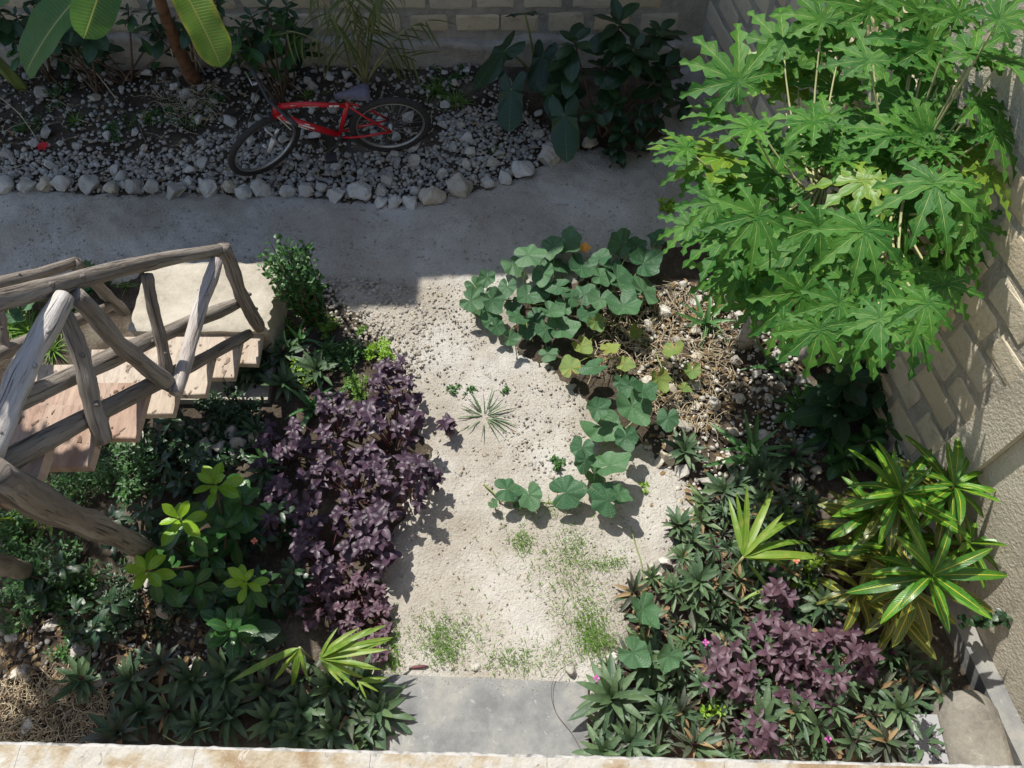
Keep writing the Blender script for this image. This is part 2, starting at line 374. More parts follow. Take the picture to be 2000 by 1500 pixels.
# ------------------------------------------------------------------ rocks
def rock_mesh(name, mat, sub, seed, flat=.35, amp=.2, smooth=False):
    bm = bmesh.new(); bmesh.ops.create_icosphere(bm, subdivisions=sub, radius=1)
    rg = random.Random(seed)
    cuts = [(Vector((rg.gauss(0, 1), rg.gauss(0, 1), rg.gauss(0, 1))).normalized(), rg.uniform(.5, .84)) for _ in range(12)]
    ws = [(Vector((rg.gauss(0, 1), rg.gauss(0, 1), rg.gauss(0, 1))) * rg.uniform(1, 3.5), rg.uniform(0, 6)) for _ in range(7)]
    for v in bm.verts:
        p = v.co.copy()
        for nrm, d in cuts:
            q = p.dot(nrm)
            if q > d: p -= nrm * (q - d) * .95
        for k, ph in ws: p *= 1 + amp * .22 * math.sin(k.dot(v.co) * 1.6 + ph)
        if sub > 2: p *= 1 + .018 * math.sin(v.co.x * 17 + seed) * math.sin(v.co.y * 19) + .014 * math.sin(v.co.z * 27 + v.co.x * 23)
        p.z *= 1 - flat * .5; v.co = p
    me = bpy.data.meshes.new(name); bm.to_mesh(me); bm.free(); me.materials.append(mat)
    me.polygons.foreach_set('use_smooth', [smooth] * len(me.polygons)); return me
ROCK_HI = [rock_mesh('edging_stone', M['rock'], 4, 10 + i, smooth=True) for i in range(8)]
ROCK_MD = [rock_mesh('rubble_stone', M['rock'], 2, 40 + i) for i in range(8)]
def joined_rocks(name, pts, sizes, mat, sub=1, seed=1, zoff=.0, nvar=8, kind='stuff', flat=.3, zf=None):
    """many small stones joined in one mesh"""
    rg = np.random.RandomState(seed); var = []
    for i in range(nvar):
        me = rock_mesh('tmp', mat, sub, seed * 31 + i)
        v = np.empty(len(me.vertices) * 3, np.float32); me.vertices.foreach_get('co', v)
        f = np.array([tuple(p.vertices) for p in me.polygons], np.int32); var.append((v.reshape(-1, 3), f)); bpy.data.meshes.remove(me)
    V, F, o = [], [], 0
    for k, (p, s) in enumerate(zip(pts, sizes)):
        v, f = var[rg.randint(nvar)]
        a = rg.uniform(0, 6.28); b = rg.uniform(-.9, .9)
        sx, sy, sz = s * rg.uniform(.75, 1.3), s * rg.uniform(.7, 1.1), s * rg.uniform(.55, .95)
        q = v * (sx, sy, sz)
        q = np.stack([q[:, 0], q[:, 1] * math.cos(b) - q[:, 2] * math.sin(b), q[:, 1] * math.sin(b) + q[:, 2] * math.cos(b)], 1)
        q = np.stack([q[:, 0] * math.cos(a) - q[:, 1] * math.sin(a), q[:, 0] * math.sin(a) + q[:, 1] * math.cos(a), q[:, 2]], 1)
        z = (zf or gz)(p[0], p[1]) + sz * .35 + zoff
        V.append(q + (p[0], p[1], z)); F.append(f + o); o += len(v)
    V = np.concatenate(V); F = np.concatenate(F)
    me = bpy.data.meshes.new(name); me.vertices.add(len(V)); me.vertices.foreach_set('co', V.astype(np.float32).ravel())
    me.loops.add(F.size); me.loops.foreach_set('vertex_index', F.ravel()); me.polygons.add(len(F))
    me.polygons.foreach_set('loop_start', np.arange(0, F.size, 3, dtype=np.int32)); me.polygons.foreach_set('loop_total', np.full(len(F), 3, np.int32))
    me.materials.append(mat); me.update(calc_edges=True); me.validate()
    return add(name, me, kind=kind)
# row of edging stones along the grey path
EDGE = [(8, 368, 46, 'at the left edge of the photo, first in the row'), (52, 370, 42, 'second from the left edge, squat'), (92, 366, 40, 'third from the left edge, mottled grey'), (128, 364, 44, 'broad and pitted, left of the tall egg shaped stone'),
        (180, 366, 46, 'tall egg shaped one standing out left of the fallen wheel'), (218, 372, 34, 'small, right of the egg shaped stone'), (235, 350, 30, 'rounded, wedged behind the row left of the bicycle'), (262, 368, 38, 'cream coloured, right of two small stones'),
        (300, 372, 34, 'flat and dull grey, sunk in the earth'), (345, 378, 48, 'long low cream slab shaped'), (410, 374, 46, 'wide wedge shaped, pointing right'), (450, 368, 30, 'narrow, between the wedge and a round white stone'),
        (478, 380, 38, 'round and white, under the front wheel'), (516, 378, 42, 'tall grey, right of the round white one'), (565, 382, 38, 'brownish grey and blunt'), (600, 378, 36, 'angular with a flat top, below the red frame'),
        (628, 374, 28, 'small, tucked between two bigger ones below the red frame'), (656, 388, 40, 'triangular with mossy tip, under the kickstand'), (704, 382, 54, 'big and broad, under the rear of the bicycle'), (745, 378, 26, 'small upright, behind two pale corner stones'),
        (744, 402, 32, 'pale, sticking out in front of the row'), (770, 404, 32, 'narrow upright pale, beside the one sticking out'), (803, 405, 38, 'low tooth shaped, left of a large cream boulder'), (846, 393, 52, 'large smooth cream, set below the rear wheel'),
        (815, 380, 30, 'bluish, hidden behind the large cream one'), (900, 380, 60, 'largest of all, white and pitted'), (955, 366, 38, 'cream wedge, right of the largest'), (988, 356, 36, 'grey lump, leaning on the cream wedge'),
        (1022, 338, 52, 'heaped blue grey, near the big leaves'), (1074, 316, 56, 'bright pointed white, at the right end of the row'), (1112, 290, 40, 'buff, under the arrow shaped leaf'), (1150, 282, 32, 'last in the row beneath dark leaves')]
rg = random.Random(3)
for i, (px, py, wd, lab) in enumerate(EDGE):
    p = on(px, py); s = wd / FPX * 6.35 * .5 * 1.08
    o = add('edging_stone', ROCK_HI[i % 8]); setp(o, 'edging stone, ' + lab.replace(', first in the row','').replace(', tucked between two bigger ones',''), 'stone', 'limestone edging stones along the grey path')
    tall = 1.12 if 'tall' in lab or 'upright' in lab or 'pointed' in lab else .85
    o.location = (p.x, p.y, p.z + s * .30); o.rotation_euler = (rg.uniform(-.4, .4), rg.uniform(-.4, .4), rg.uniform(0, 6.28)); o.scale = (s * rg.uniform(.98, 1.15), s * rg.uniform(.85, 1), s * tall * rg.uniform(.85, 1.05))
BED = wpoly([(-900, 200), (-900, 372), (60, 372), (480, 380), (760, 395), (860, 390), (1010, 345), (1110, 290), (1040, 200), (960, 130), (-900, 130)])
BEDF = wpoly([(-900, 300), (-900, 372), (60, 372), (480, 380), (760, 395), (860, 390), (1010, 345), (1110, 290), (1040, 235), (960, 205), (860, 225), (860, 290), (700, 300), (440, 260), (330, 300), (200, 300)])
def rocksize(n, lo, hi, seed, e=2.2):
    return lo + (hi - lo) * np.random.RandomState(seed).uniform(0, 1, n) ** e
big = scatter(BED, 190, .115, 11)
for i, p in enumerate(big):
    s = rg.uniform(.035, .068)
    o = add('rubble_stone', ROCK_MD[i % 8]); setp(o, 'rough limestone rubble stone lying among gravel behind the edging row', 'stone', 'rubble stones in the bed under the bicycle')
    o.location = (p[0], p[1], gz(p[0], p[1]) + s * .45); o.rotation_euler = (rg.uniform(-.6, .6), rg.uniform(-.6, .6), rg.uniform(0, 6.28)); o.scale = (s * rg.uniform(.8, 1.3), s, s * rg.uniform(.6, .9))
pb = scatter(BEDF, 5200, 0, 12, 30000); joined_rocks('bed_gravel', pb, rocksize(len(pb), .010, .036, 13, 1.6), M['rock2'], 1, 5)
pb = scatter(BED, 4600, 0, 14, 40000); joined_rocks('dark_bed_gravel', pb, rocksize(len(pb), .008, .034, 15, 1.7), M['rock2'], 1, 6)
# pebbles on the path and rubble in the planting beds
HEAP = wpoly([(640, 545), (790, 555), (850, 620), (830, 730), (800, 760), (700, 680), (620, 600)])
pb = scatter(HEAP, 900, 0, 16, 8000); joined_rocks('path_edge_gravel', pb, rocksize(len(pb), .006, .026, 17, 2), M['pebble'], 1, 7, zoff=.018)
pb = scatter(PW, 9000, 0, 18, 80000); joined_rocks('path_pebbles', pb, rocksize(len(pb), .003, .0125, 19, 3.0), M['pebble'], 1, 8, zoff=.020)
CL = wpoly([(960, 740), (1130, 760), (1160, 880), (1080, 960), (1000, 900)]); pb = scatter(CL, 260, 0, 61, 4000); joined_rocks('path_stones', pb, rocksize(len(pb), .005, .016, 62, 2), M['pebble'], 1, 12, zoff=.02)
CL2 = wpoly([(800, 560), (930, 560), (960, 660), (860, 760), (810, 700)]); pb = scatter(CL2, 420, 0, 63, 4000); joined_rocks('path_chippings', pb, rocksize(len(pb), .004, .016, 64, 2), M['pebble'], 1, 13, zoff=.02)
RB = wpoly([(1250, 560), (1480, 540), (1560, 700), (1600, 900), (1560, 1010), (1400, 1000), (1330, 1010), (1290, 920), (1250, 880), (1300, 800), (1240, 740)])
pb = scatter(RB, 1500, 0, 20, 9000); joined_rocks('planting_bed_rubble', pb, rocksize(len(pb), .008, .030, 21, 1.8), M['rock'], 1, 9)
for i, p in enumerate(scatter(RB, 60, .13, 22)):
    s = rg.uniform(.03, .062)
    o = add('rubble_stone', ROCK_MD[i % 8]); setp(o, 'chalky limestone rubble stone between the aloes beside the squash vine', 'stone', 'rubble stones in the sunny planting bed')
    o.location = (p[0], p[1], gz(p[0], p[1]) + s * .4); o.rotation_euler = (rg.uniform(-.6, .6), rg.uniform(-.6, .6), rg.uniform(0, 6.28)); o.scale = (s * rg.uniform(.8, 1.3), s, s * rg.uniform(.6, .9))
for (px, py, wd, lab) in [(1275, 1130, 34, 'white limestone kerb stone at the path edge, upper of a pair by the oyster plants'), (1268, 1110, 24, 'small white stone above the kerb stones by the oyster plants'),
                          (1300, 1100, 30, 'white limestone stone beside the oyster plants, above the bent stem'), (1112, 1308, 30, 'orange tinted stone lying by the corner of the concrete step'),
                          (930, 1300, 26, 'flat white stone half sunk in the path before the step'), (1197, 1290, 34, 'chalky stone between bright weeds and the squash leaves'),
                          (1380, 945, 44, 'bright white stone next to the lime green sprout'), (1335, 835, 40, 'white stone right of the lowest cluster of squash leaves'), (1300, 900, 44, 'shaded grey stone in the gap below the squash leaves')]:
    p = on(px, py); s = wd / FPX * 4.9 * .5
    o = add('loose_stone', ROCK_HI[int(px) % 8]); setp(o, lab, 'stone'); o.location = (p.x, p.y, p.z + s * .5); o.rotation_euler = (px, py, px * .3); o.scale = (s * 1.1, s, s * .75)
LB = wpoly([(0, 1150), (250, 1130), (480, 1180), (560, 1260), (480, 1320), (200, 1340), (220, 1450), (0, 1450)])
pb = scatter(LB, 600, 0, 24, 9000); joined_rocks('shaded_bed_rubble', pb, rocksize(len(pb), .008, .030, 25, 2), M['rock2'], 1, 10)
for i, p in enumerate(scatter(LB, 18, .2, 23)):
    s = rg.uniform(.035, .065)
    o = add('rubble_stone', ROCK_MD[i % 8]); setp(o, 'dusty rubble stone in the dark bed in the lower left corner', 'stone', 'rubble stones in the shaded corner bed')
    o.location = (p[0], p[1], gz(p[0], p[1]) + s * .4); o.rotation_euler = (rg.uniform(-.6, .6), rg.uniform(-.6, .6), rg.uniform(0, 6.28)); o.scale = (s * 1.2, s, s * .75)

# ------------------------------------------------------------------ walls
def block_mesh(name, w_, h_, d_, mat, seed):
    rg = random.Random(seed); mb = MB(); nx, nz = 5, 4; vs = []
    for j in range(nz):
        for i in range(nx):
            ex = i in (0, nx - 1); ez = j in (0, nz - 1)
            x = [0, .045, .5, .955, 1][i] * w_ + rg.uniform(-1, 1) * (.006 if ex else .02); z = [0, .09, .91, 1][j] * h_ + rg.uniform(-1, 1) * (.006 if ez else .012)
            if ex and ez: x += (.012 if i == 0 else -.012)
            y = -d_ * (.45 if (ex or ez) else 1) + rg.uniform(-.002, .002)
            vs.append((x, y, z))
    f = [(j * nx + i, j * nx + i + 1, (j + 1) * nx + i + 1, (j + 1) * nx + i) for j in range(nz - 1) for i in range(nx - 1)]
    ring = list(range(nx)) + [j * nx + nx - 1 for j in range(1, nz)] + [(nz - 1) * nx + i for i in range(nx - 2, -1, -1)] + [j * nx for j in range(nz - 2, 0, -1)]
    b = len(vs)
    for r in ring: vs.append((vs[r][0], .02, vs[r][2]))
    n = len(ring)
    for k in range(n): f.append((ring[k], b + k, b + (k + 1) % n, ring[(k + 1) % n]))
    mb.add(vs, f); return mb.mesh(name, mat, False)
BL = [block_mesh('block', .35, .165, .010, M['block'], 70 + i) for i in range(7)]
# back wall: a tall building wall of rough block, only its foot is in view
bw = thing('block_wall', 'rough limestone block wall with thick grey mortar running behind the bicycle', 'wall', (0, 6.12, 0))
mb = MB(); mb.box((-6.5, 0, -.2), (-2.66, .3, 5.38)); mb.box((-2.66, 0, -.2), (2.6, .3, 4.84)); add('wall', mb.mesh('wall', M['mortar'], False), bw)
mb = MB(); vs = []; nx_, nz_ = 330, 9; rg = random.Random(4)
for j in range(nz_ + 1):
    for i in range(nx_ + 1):
        x = -6.5 + 8.18 * i / nx_; t = j / nz_; z = -.1 + (.35 + .03 * math.sin(x * 3.1) + .02 * math.sin(x * 9)) * min(1, t * 1.25)
        y = -.075 + .018 * math.sin(x * 7 + t * 5) * math.sin(x * 2.3) + rg.uniform(-.008, .008) + (.085 * max(0, t - .8) / .2)
        vs.append((x, y, z))
mb.add(vs, [(j * (nx_ + 1) + i, j * (nx_ + 1) + i + 1, (j + 1) * (nx_ + 1) + i + 1, (j + 1) * (nx_ + 1) + i) for j in range(nz_) for i in range(nx_)]); add('plinth', mb.mesh('plinth', M['mortar']), bw)
rg = random.Random(8)
for r in range(5):
    x = -6.4 + (r % 2) * .19
    while x < 1.25:
        o = add('block', BL[rg.randrange(7)], bw); o.scale = (rg.uniform(.82, 1.06), 1, rg.uniform(.88, 1.06)); o.location = (x + rg.uniform(-.012, .012), 0, .315 + r * .212 + rg.uniform(-.006, .006)); o.rotation_euler = (0, rg.uniform(-.02, .02), 0)
        x += .395
# right boundary wall
dirw = Vector((-.2066, 1, 0)).normalized(); aw = math.atan2(-dirw.x, dirw.y)
rw = thing('boundary_wall', 'tall limestone block boundary wall on the right, streaked with sunlight', 'wall', (wallx(0), 0, 0), None, (0, 0, R(-90) + aw))
# local: x runs towards the camera (-along), y into the wall, front faces the garden at y<0
def rwx(Y): return -(Y / dirw.y)
mb = MB(); mb.box((rwx(6.3), 0, -.2), (rwx(-1.2), .25, 3.3)); add('wall', mb.mesh('wall', M['mortar'], False), rw)
rg = random.Random(9)
for r in range(10):
    x = rwx(6.1) + (r % 2) * .2
    while x < rwx(1.95):
        if not (x > rwx(2.35) and r % 2):
            o = add('block', BL[rg.randrange(7)], rw); o.scale = (rg.uniform(.85, 1.06), 1, rg.uniform(.88, 1.06)); o.location = (x + rg.uniform(-.012, .012), 0, .05 + r * .208 + rg.uniform(-.005, .005)); o.rotation_euler = (0, rg.uniform(-.02, .02), 0)
        x += .395
pl = onx(1795, 865, 2.44)
mb = MB(); mb.box((rwx(6.1), -.006, 2.14), (rwx(1.985), 0.0, 3.3)); add('upper_render', mb.mesh('upper_render', M['render'], False), rw)
mb = MB(); mb.box((rwx(1.98), -.07, -.1), (rwx(1.76), 0.0, 3.3)); add('pilaster', mb.mesh('pilaster', M['render'], False), rw)
mb = MB(); mb.box((rwx(1.758), -.022, -.1), (rwx(-1.2), 0.0, 3.3)); add('render_coat', mb.mesh('render_coat', M['render'], False), rw)
mb = MB(); mb.box((rwx(1.5), -.13, -.1), (rwx(-.5), -.0225, .12)); add('footing', mb.mesh('footing', M['concrete'], False), rw)
# house below and behind the viewpoint
hs = thing('house', 'cream rendered house whose upper floor edge crosses the bottom of the photo', 'house', (0, 0, 0))
mb = MB(); mb.box((-6, -.5, -.1), (3.2, -.1, 3.08)); mb.box((-6, -2.4, 3.3), (-1.2, -2.2, 6.2)); mb.box((1.2, -2.4, 3.3), (3.2, -2.2, 6.2)); mb.box((-1.2, -2.4, 5.4), (1.2, -2.2, 6.2))
add('wall', mb.mesh('wall', M['house'], False), hs)
bs = thing('balcony_slab', 'upper floor slab edge with stained ochre tiles along the bottom of the photo', 'balcony', (0, .142, 3.3), None, (0, 0, R(-1.25)))
mb = MB(); mb.box((-4, -2.3, -.2), (3.2, -.002, -.012)); add('slab', mb.mesh('slab', plain('dark_slab_edge', (.03, .03, .035), .8), False), bs)
wm = plain('chipped_white_paint', (.42, .40, .36), .7, noise=.35, sc_=50)
rg = random.Random(2); mb = MB(); N = 720; vs = []
for k in range(N):
    x = -3 + 5.8 * k / N; e = .0007 * math.sin(x * 60) + .0006 * math.sin(x * 173 + 1) + rg.uniform(-.0004, .0004); c_ = rg.uniform(0, .0022) if math.sin(x * 23) + math.sin(x * 41 + 2) > .9 else 0
    vs += [(x, -.0078, -.0008), (x, -.0040 + e - c_, -.0012), (x, -.0025 + e - c_, -.004), (x, -.0022, -.0119)]
mb.add(vs, [(k * 4 + q, (k + 1) * 4 + q, (k + 1) * 4 + q + 1, k * 4 + q + 1) for k in range(N - 1) for q in range(3)])
add('paint_edge', mb.mesh('paint_edge', wm, False), bs)
tm = MB(); tm.box((0, -.30, -.012), (.2994, -.0075, .0)); TL = tm.mesh('tile', M['tile'], False)
for i in range(-10, 9): add('tile', TL, bs, Matrix.Translation((i * .3 + .06, 0, 0)))
# concrete step below
st = at(745, 1316, .04); s2 = at(1118, 1331, .04)
step = MB(); a0, a1 = st, s2
step.box((0, -1.6, -.2), ((a1 - a0).length + .12, 0, .045))
o = add('concrete_step', step.mesh('concrete_step', M['concrete'], False)); setp(o, 'smooth grey concrete doorstep slab at the foot of the sandy path', 'step')
o.location = (a0.x - .03, a0.y, 0); o.rotation_euler = (0, 0, math.atan2(a1.y - a0.y, a1.x - a0.x))
bv = o.modifiers.new('b', 'BEVEL'); bv.width = .008; bv.segments = 2
pb = scatter(wpoly([(750, 1318), (1115, 1333), (1118, 1352), (940, 1345), (760, 1335)], .045), 160, 0, 65, 3000); joined_rocks('step_grit', pb, rocksize(len(pb), .0015, .006, 66, 2), M['pebble'], 1, 14, zf=lambda x, y: .0455)
pb = scatter(wpoly([(750, 1318), (1115, 1333), (1150, 1480), (740, 1470)], .045), 60, 0, 67, 3000); joined_rocks('step_crumbs', pb, rocksize(len(pb), .001, .0045, 68, 2), M['pebble'], 1, 15, zf=lambda x, y: .0455)
# rounded kerb, lower right corner
kb = thing('concrete_kerb', 'round ended concrete kerb with a black spotted white face, lower right corner', 'kerb', (0, 0, 0))
c0 = at(1925, 1408, .36)
mb = MB(); vs = []
sec = [(-.17, -.0), (-.17, .2), (-.14, .30), (-.07, .36), (.03, .37), (.1, .33), (.15, .22), (.16, 0)]
rows = [(.0, 1), (.06, .97), (.12, .82), (.16, .55), (.175, .12)]
def krow(y, k): return [(c0.x + a * (k if k < 1 else 1), c0.y + y, b * (.55 + .45 * k if k < 1 else 1)) for a, b in sec]
allr = [krow(-1.0, 1)] + [krow(y, k) for y, k in rows]
for r in allr: vs += r
n = len(sec)
mb.add(vs, [(i * n + j, i * n + j + 1, (i + 1) * n + j + 1, (i + 1) * n + j) for i in range(len(allr) - 1) for j in range(n - 1)]); add('kerb_body', mb.mesh('kerb_body', M['kerb']), kb)
wf, ntw, bw_ = newmat('spotted_white_face'); B = NB(ntw); ps = B.n('ShaderNodeNewGeometry').outputs['Position']
B.link(B.mix(B.step(B.noise(ps, 9, 4, .7), .5, .56), (.30, .30, .31), (.02, .02, .025)), bw_.inputs['Base Color']); bw_.inputs['Roughness'].default_value = .8  # white toned down to grey to stand in for shade on the face
mb = MB(); mb.box((c0.x - .33, c0.y - 1, -.05), (c0.x - .172, c0.y + .05, .22)); add('painted_face', mb.mesh('painted_face', wf, False), kb)

# ------------------------------------------------------------------ landing and staircase
LZ = .35
ld = MB(); xr = -1.63
def ldbox(mb, x0, y0, x1, y1, z0, z1): mb.box((x0, y0, z0), (x1, y1, z1))
lt = thing('stone_landing', 'sunlit pale cement landing on a rubble stone base at the foot of the wooden stairs', 'landing', (0, 0, 0))
m1 = MB(); NX, NY = 24, 24; vs = []
for j in range(NY + 1):
    for i in range(NX + 1):
        x = -2.56 + (xr + 2.56) * i / NX; y = 2.98 + (3.56 - 2.98) * j / NY
        if i == NX: x += .012 * math.sin(j * 1.7)
        if j == NY: y += .010 * math.sin(i * 1.3)
        vs.append((x, y, LZ + .004 * math.sin(i * .9 + j * 1.3) + (-.012 if i in (0, NX) or j in (0, NY) else 0)))
fs = [(j * (NX + 1) + i, j * (NX + 1) + i + 1, (j + 1) * (NX + 1) + i + 1, (j + 1) * (NX + 1) + i) for j in range(NY) for i in range(NX)]
m1.add(vs, fs); add('cement_top', m1.mesh('cement_top', M['landing']), lt)
m1 = MB(); m1.box((-2.545, 2.99, -.1), (xr - .01, 3.545, LZ - .013)); add('base', m1.mesh('base', M['render'], False), lt)
m1 = MB(); m1.box((-2.5, 2.62, -.1), (xr - .02, 2.988, .05)); add('apron', m1.mesh('apron', M['mortar'], False), lt)
rg = random.Random(5)
for i in range(46):
    o = add('stone', ROCK_MD[i % 8], lt); s = rg.uniform(.04, .075)
    o.location = (rg.uniform(-2.5, -1.64), rg.uniform(2.2, 2.42), rg.uniform(0, .06)); o.rotation_euler = (rg.random() * 6, rg.random() * 6, rg.random() * 6); o.scale = (s * 1.2, s * .7, s)
STL = thing('wooden_staircase', 'rustic staircase of plank treads with crooked weathered log railings', 'staircase', (-1.75, 3.0, .35))
SO = Vector((-1.75, 3.0, .35))
def near(px, py, off=0.0):
    d = ray(px, py); t = (-1.8959 + off) / (d.x - .0638 * d.y)
    return Vector((d.x * t, d.y * t, CAMZ + d.z * t))
def log(name, a, b, r0, r1, mat='log', wob=.012, n=12, seed=0, knots=2, bow=0):
    rg = random.Random(seed); pts = []
    wob *= .7; r0 *= .92; r1 *= .92; a, b = Vector(a) - SO, Vector(b) - SO; L = (b - a).length; n = max(n, 20)
    ph = rg.uniform(0, 6); q = rg.uniform(0, 6); side = (b - a).cross(Vector((0, .3, 1))).normalized(); up = side.cross((b - a).normalized())
    for i in range(n + 1):
        t = i / n; w1 = math.sin(t * 5 + ph) + .5 * math.sin(t * 11 + q); w0 = math.sin(ph) + .5 * math.sin(q)
        pts.append(a.lerp(b, t) + up * (wob * w1) + side * (wob * .8 * math.sin(t * 7 + q)) + up * bow * 4 * t * (1 - t))
    rad = [(r0 + (r1 - r0) * i / n) * (1 + .06 * math.sin(i * 1.1 + ph) + .05 * rg.uniform(-1, 1)) for i in range(n + 1)]
    rad[0] *= .9; rad[-1] *= .88
    mb = MB(); tube(mb, pts, rad, 18, uvs=1.0, bump=.10)
    for k in range(knots):
        t = rg.uniform(.15, .85); c = a.lerp(b, t); d = (b - a).normalized(); s = side * rg.choice((-1, 1)) + up * rg.uniform(.2, 1); s.normalize(); r = (r0 + (r1 - r0) * t)
        tube(mb, [c + s * r * .6, c + s * r * 1.12 + d * .01], [r * .42, r * .2], 8)
    return add(name, mb.mesh(name, M[mat]), STL)
# handrails, stringers, posts and braces of the near side
hrA, hrB = near(440, 487), near(0, 583)
hrT = hrB + (hrB - hrA) * .95
log('handrail', hrA, hrT, .038, .048, wob=.016, n=22, seed=1, knots=4)
mrA, mrB = near(470, 588, -.06), near(0, 800, -.06); log('middle_rail', mrA, mrB + (mrB - mrA) * .7, .043, .050, wob=.009, n=20, seed=2, knots=3)
lsA, lsB = near(485, 655), near(0, 905); log('stringer', lsA, lsB + (lsB - lsA) * .75, .038, .054, wob=.012, n=20, seed=3, knots=4)
log('post', near(432, 484, .03), near(505, 640, .02), .044, .047, seed=4)
log('brace', near(420, 508, .045), near(343, 770, .10), .040, .040, 'log_pale', wob=.010, seed=5, knots=3)
log('brace', near(120, 575, .055), near(-70, 985, .06), .046, .052, 'log_pale', wob=.010, seed=6, knots=4)
log('brace', near(142, 583, .02), near(333, 755, .05), .042, .045, wob=.014, seed=7, knots=3)
log('baluster', near(287, 535, .02), near(328, 738, .04), .030, .033, seed=8, wob=.006)
log('baluster', near(128, 612, .03), near(205, 862, .08), .036, .042, seed=9, wob=.010)
# support posts standing in the planting
log('support_post', near(-20, 925, .1), at(300, 1085, -.05), .070, .062, seed=10, wob=.012, n=16, knots=3)
log('support_post', near(-60, 1065, .1) + Vector((-.1, 0, 0)), at(60, 1120, -.05), .055, .05, seed=11, wob=.01)
# far side
FX = -2.64
f1, f2 = onx(146, 512, FX), onx(0, 552, FX); log('handrail', f1, f2 + (f2 - f1) * 4.0, .038, .046, wob=.012, n=20, seed=12)
log('post', onx(143, 515, FX + .02), onx(245, 610, FX), .036, .042, seed=13, wob=.004)
log('post', onx(150, 510, FX - .03), onx(228, 592, FX - .08), .026, .03, seed=14, wob=.004)
f3, f4 = onx(212, 600, FX), onx(0, 690, FX); log('stringer', f3, f4 + (f4 - f3) * 2.2, .04, .05, seed=15, wob=.006)
log('baluster', onx(-8, 600, FX), onx(12, 700, FX), .035, .035, seed=16, wob=.004)
# treads
def logz(Y):
    t = (Y - lsA.y) / (lsB.y - lsA.y); return lsA.z + (lsB.z - lsA.z) * t
rg = random.Random(6)
for k in range(10):
    yb = 3.06 - .275 * k; yf = yb - .30; z = logz(yb - .15) - .12
    lx = -2.52 + rg.uniform(-.02, .02); rx = -1.685 - .0638 * (3.07 - yb) + rg.uniform(-.015, .015)
    mb = MB(); nseg = 8
    for s_ in range(1):
        vs = []; 
        for i in range(nseg + 1):
            x = lx + (rx - lx) * i / nseg; e = rg.uniform(-.002, .002)
            vs += [(x, yf + e, z - .048), (x, yf + e, z - .004), (x, yf + .006, z), (x, yb - .006, z), (x, yb + e, z - .004), (x, yb + e, z - .048)]
        fs = [(i * 6 + j, i * 6 + (j + 1) % 6, (i + 1) * 6 + (j + 1) % 6, (i + 1) * 6 + j) for i in range(nseg) for j in range(6)]
        fs += [(5, 4, 3, 2, 1, 0), tuple(nseg * 6 + j for j in range(6))]
        vs = [tuple(Vector(v) - SO) for v in vs]
        mb.add(vs, fs, [(v[1] + k * .37, v[0]) for v in vs])
    add('tread', mb.mesh('tread', M['plank' if k >= 4 else 'plank_pale'], False), STL)
    # bracket board under the tread end
    for bx in (rx - .11, lx + .03):
        mb = MB(); z1 = z - .049
        vs = [(bx, yf + .01, z1), (bx, yb - .01, z1), (bx, yb - .03, z1 - .13), (bx, yb - .12, z1 - .13), (bx + .035, yf + .01, z1), (bx + .035, yb - .01, z1), (bx + .035, yb - .03, z1 - .13), (bx + .035, yb - .12, z1 - .13)]
        vs = [tuple(Vector(v) - SO) for v in vs]
        mb.add(vs, [(0, 1, 2, 3), (7, 6, 5, 4), (0, 4, 5, 1), (1, 5, 6, 2), (2, 6, 7, 3), (3, 7, 4, 0)], [(v[1], v[2]) for v in vs])
        add('bracket', mb.mesh('bracket', M['plank_pale'], False), STL)

# ------------------------------------------------------------------ bicycle
rc, fc = at(772, 300), at(536, 330)
hd = math.atan2(fc.y - rc.y, fc.x - rc.x)
bk = thing('bicycle', 'red mountain bicycle with black tyres standing on its kickstand in the rubble bed', 'bicycle', (rc.x, rc.y, .045))
bk.rotation_euler = (Matrix.Rotation(hd, 3, 'Z') @ Matrix.Rotation(R(-11), 3, 'X')).to_euler()
bk.scale = (.94, .94, .94); WB = (fc - rc).length / .94
def ring(mb, R_, r_, n=48, s=10, c=(0, 0, 0), knob=0, sx=1):
    vs, fs, uv = [], [], []
    for i in range(n):
        a = 2 * math.pi * i / n
        for j in range(s):
            b = 2 * math.pi * j / s; rr = r_ * (1 + (knob if (i + j) % 2 and math.cos(b) > .2 else 0))
            q = R_ + rr * math.cos(b); vs.append((c[0] + q * math.cos(a), c[1] + rr * sx * math.sin(b), c[2] + q * math.sin(a))); uv.append((i / n, j / s))
    for i in range(n):
        for j in range(s): fs.append((i * s + j, i * s + (j + 1) % s, ((i + 1) % n) * s + (j + 1) % s, ((i + 1) % n) * s + j))
    mb.add(vs, fs, uv)
def wheel(parent, c, Mx=None):
    mb = MB(); ring(mb, .282, .011, 48, 8, sx=1.3); w0 = add('wheel', mb.mesh('wheel', M['rim']), parent)
    w0.matrix_basis = Mx if Mx is not None else Matrix.Translation(c)
    mb = MB(); ring(mb, .312, .026, 72, 12, knob=.12); add('tyre', mb.mesh('tyre', M['tyre']), w0)
    mb = MB()
    for i in range(28):
        a = 2 * math.pi * i / 28; s = 1 if i % 2 else -1
        tube(mb, [(.02 * math.cos(a + 1), .028 * s, .02 * math.sin(a + 1)), (.275 * math.cos(a), 0, .275 * math.sin(a))], .0011, 4)
    add('spokes', mb.mesh('spokes', M['rim']), w0, kind='stuff')
    mb = MB(); tube(mb, [(0, -.05, 0), (0, -.03, 0), (0, -.028, 0), (0, .028, 0), (0, .03, 0), (0, .05, 0)], [.008, .008, .022, .022, .008, .008], 12); add('hub', mb.mesh('hub', M['chrome']), w0)
    return w0
rw_ = wheel(bk, (0, 0, .33))
mb = MB()
for k in range(6): ring(mb, .05 - k * .006, .0016, 24, 4, (0, -.03 - .005 * k, 0))
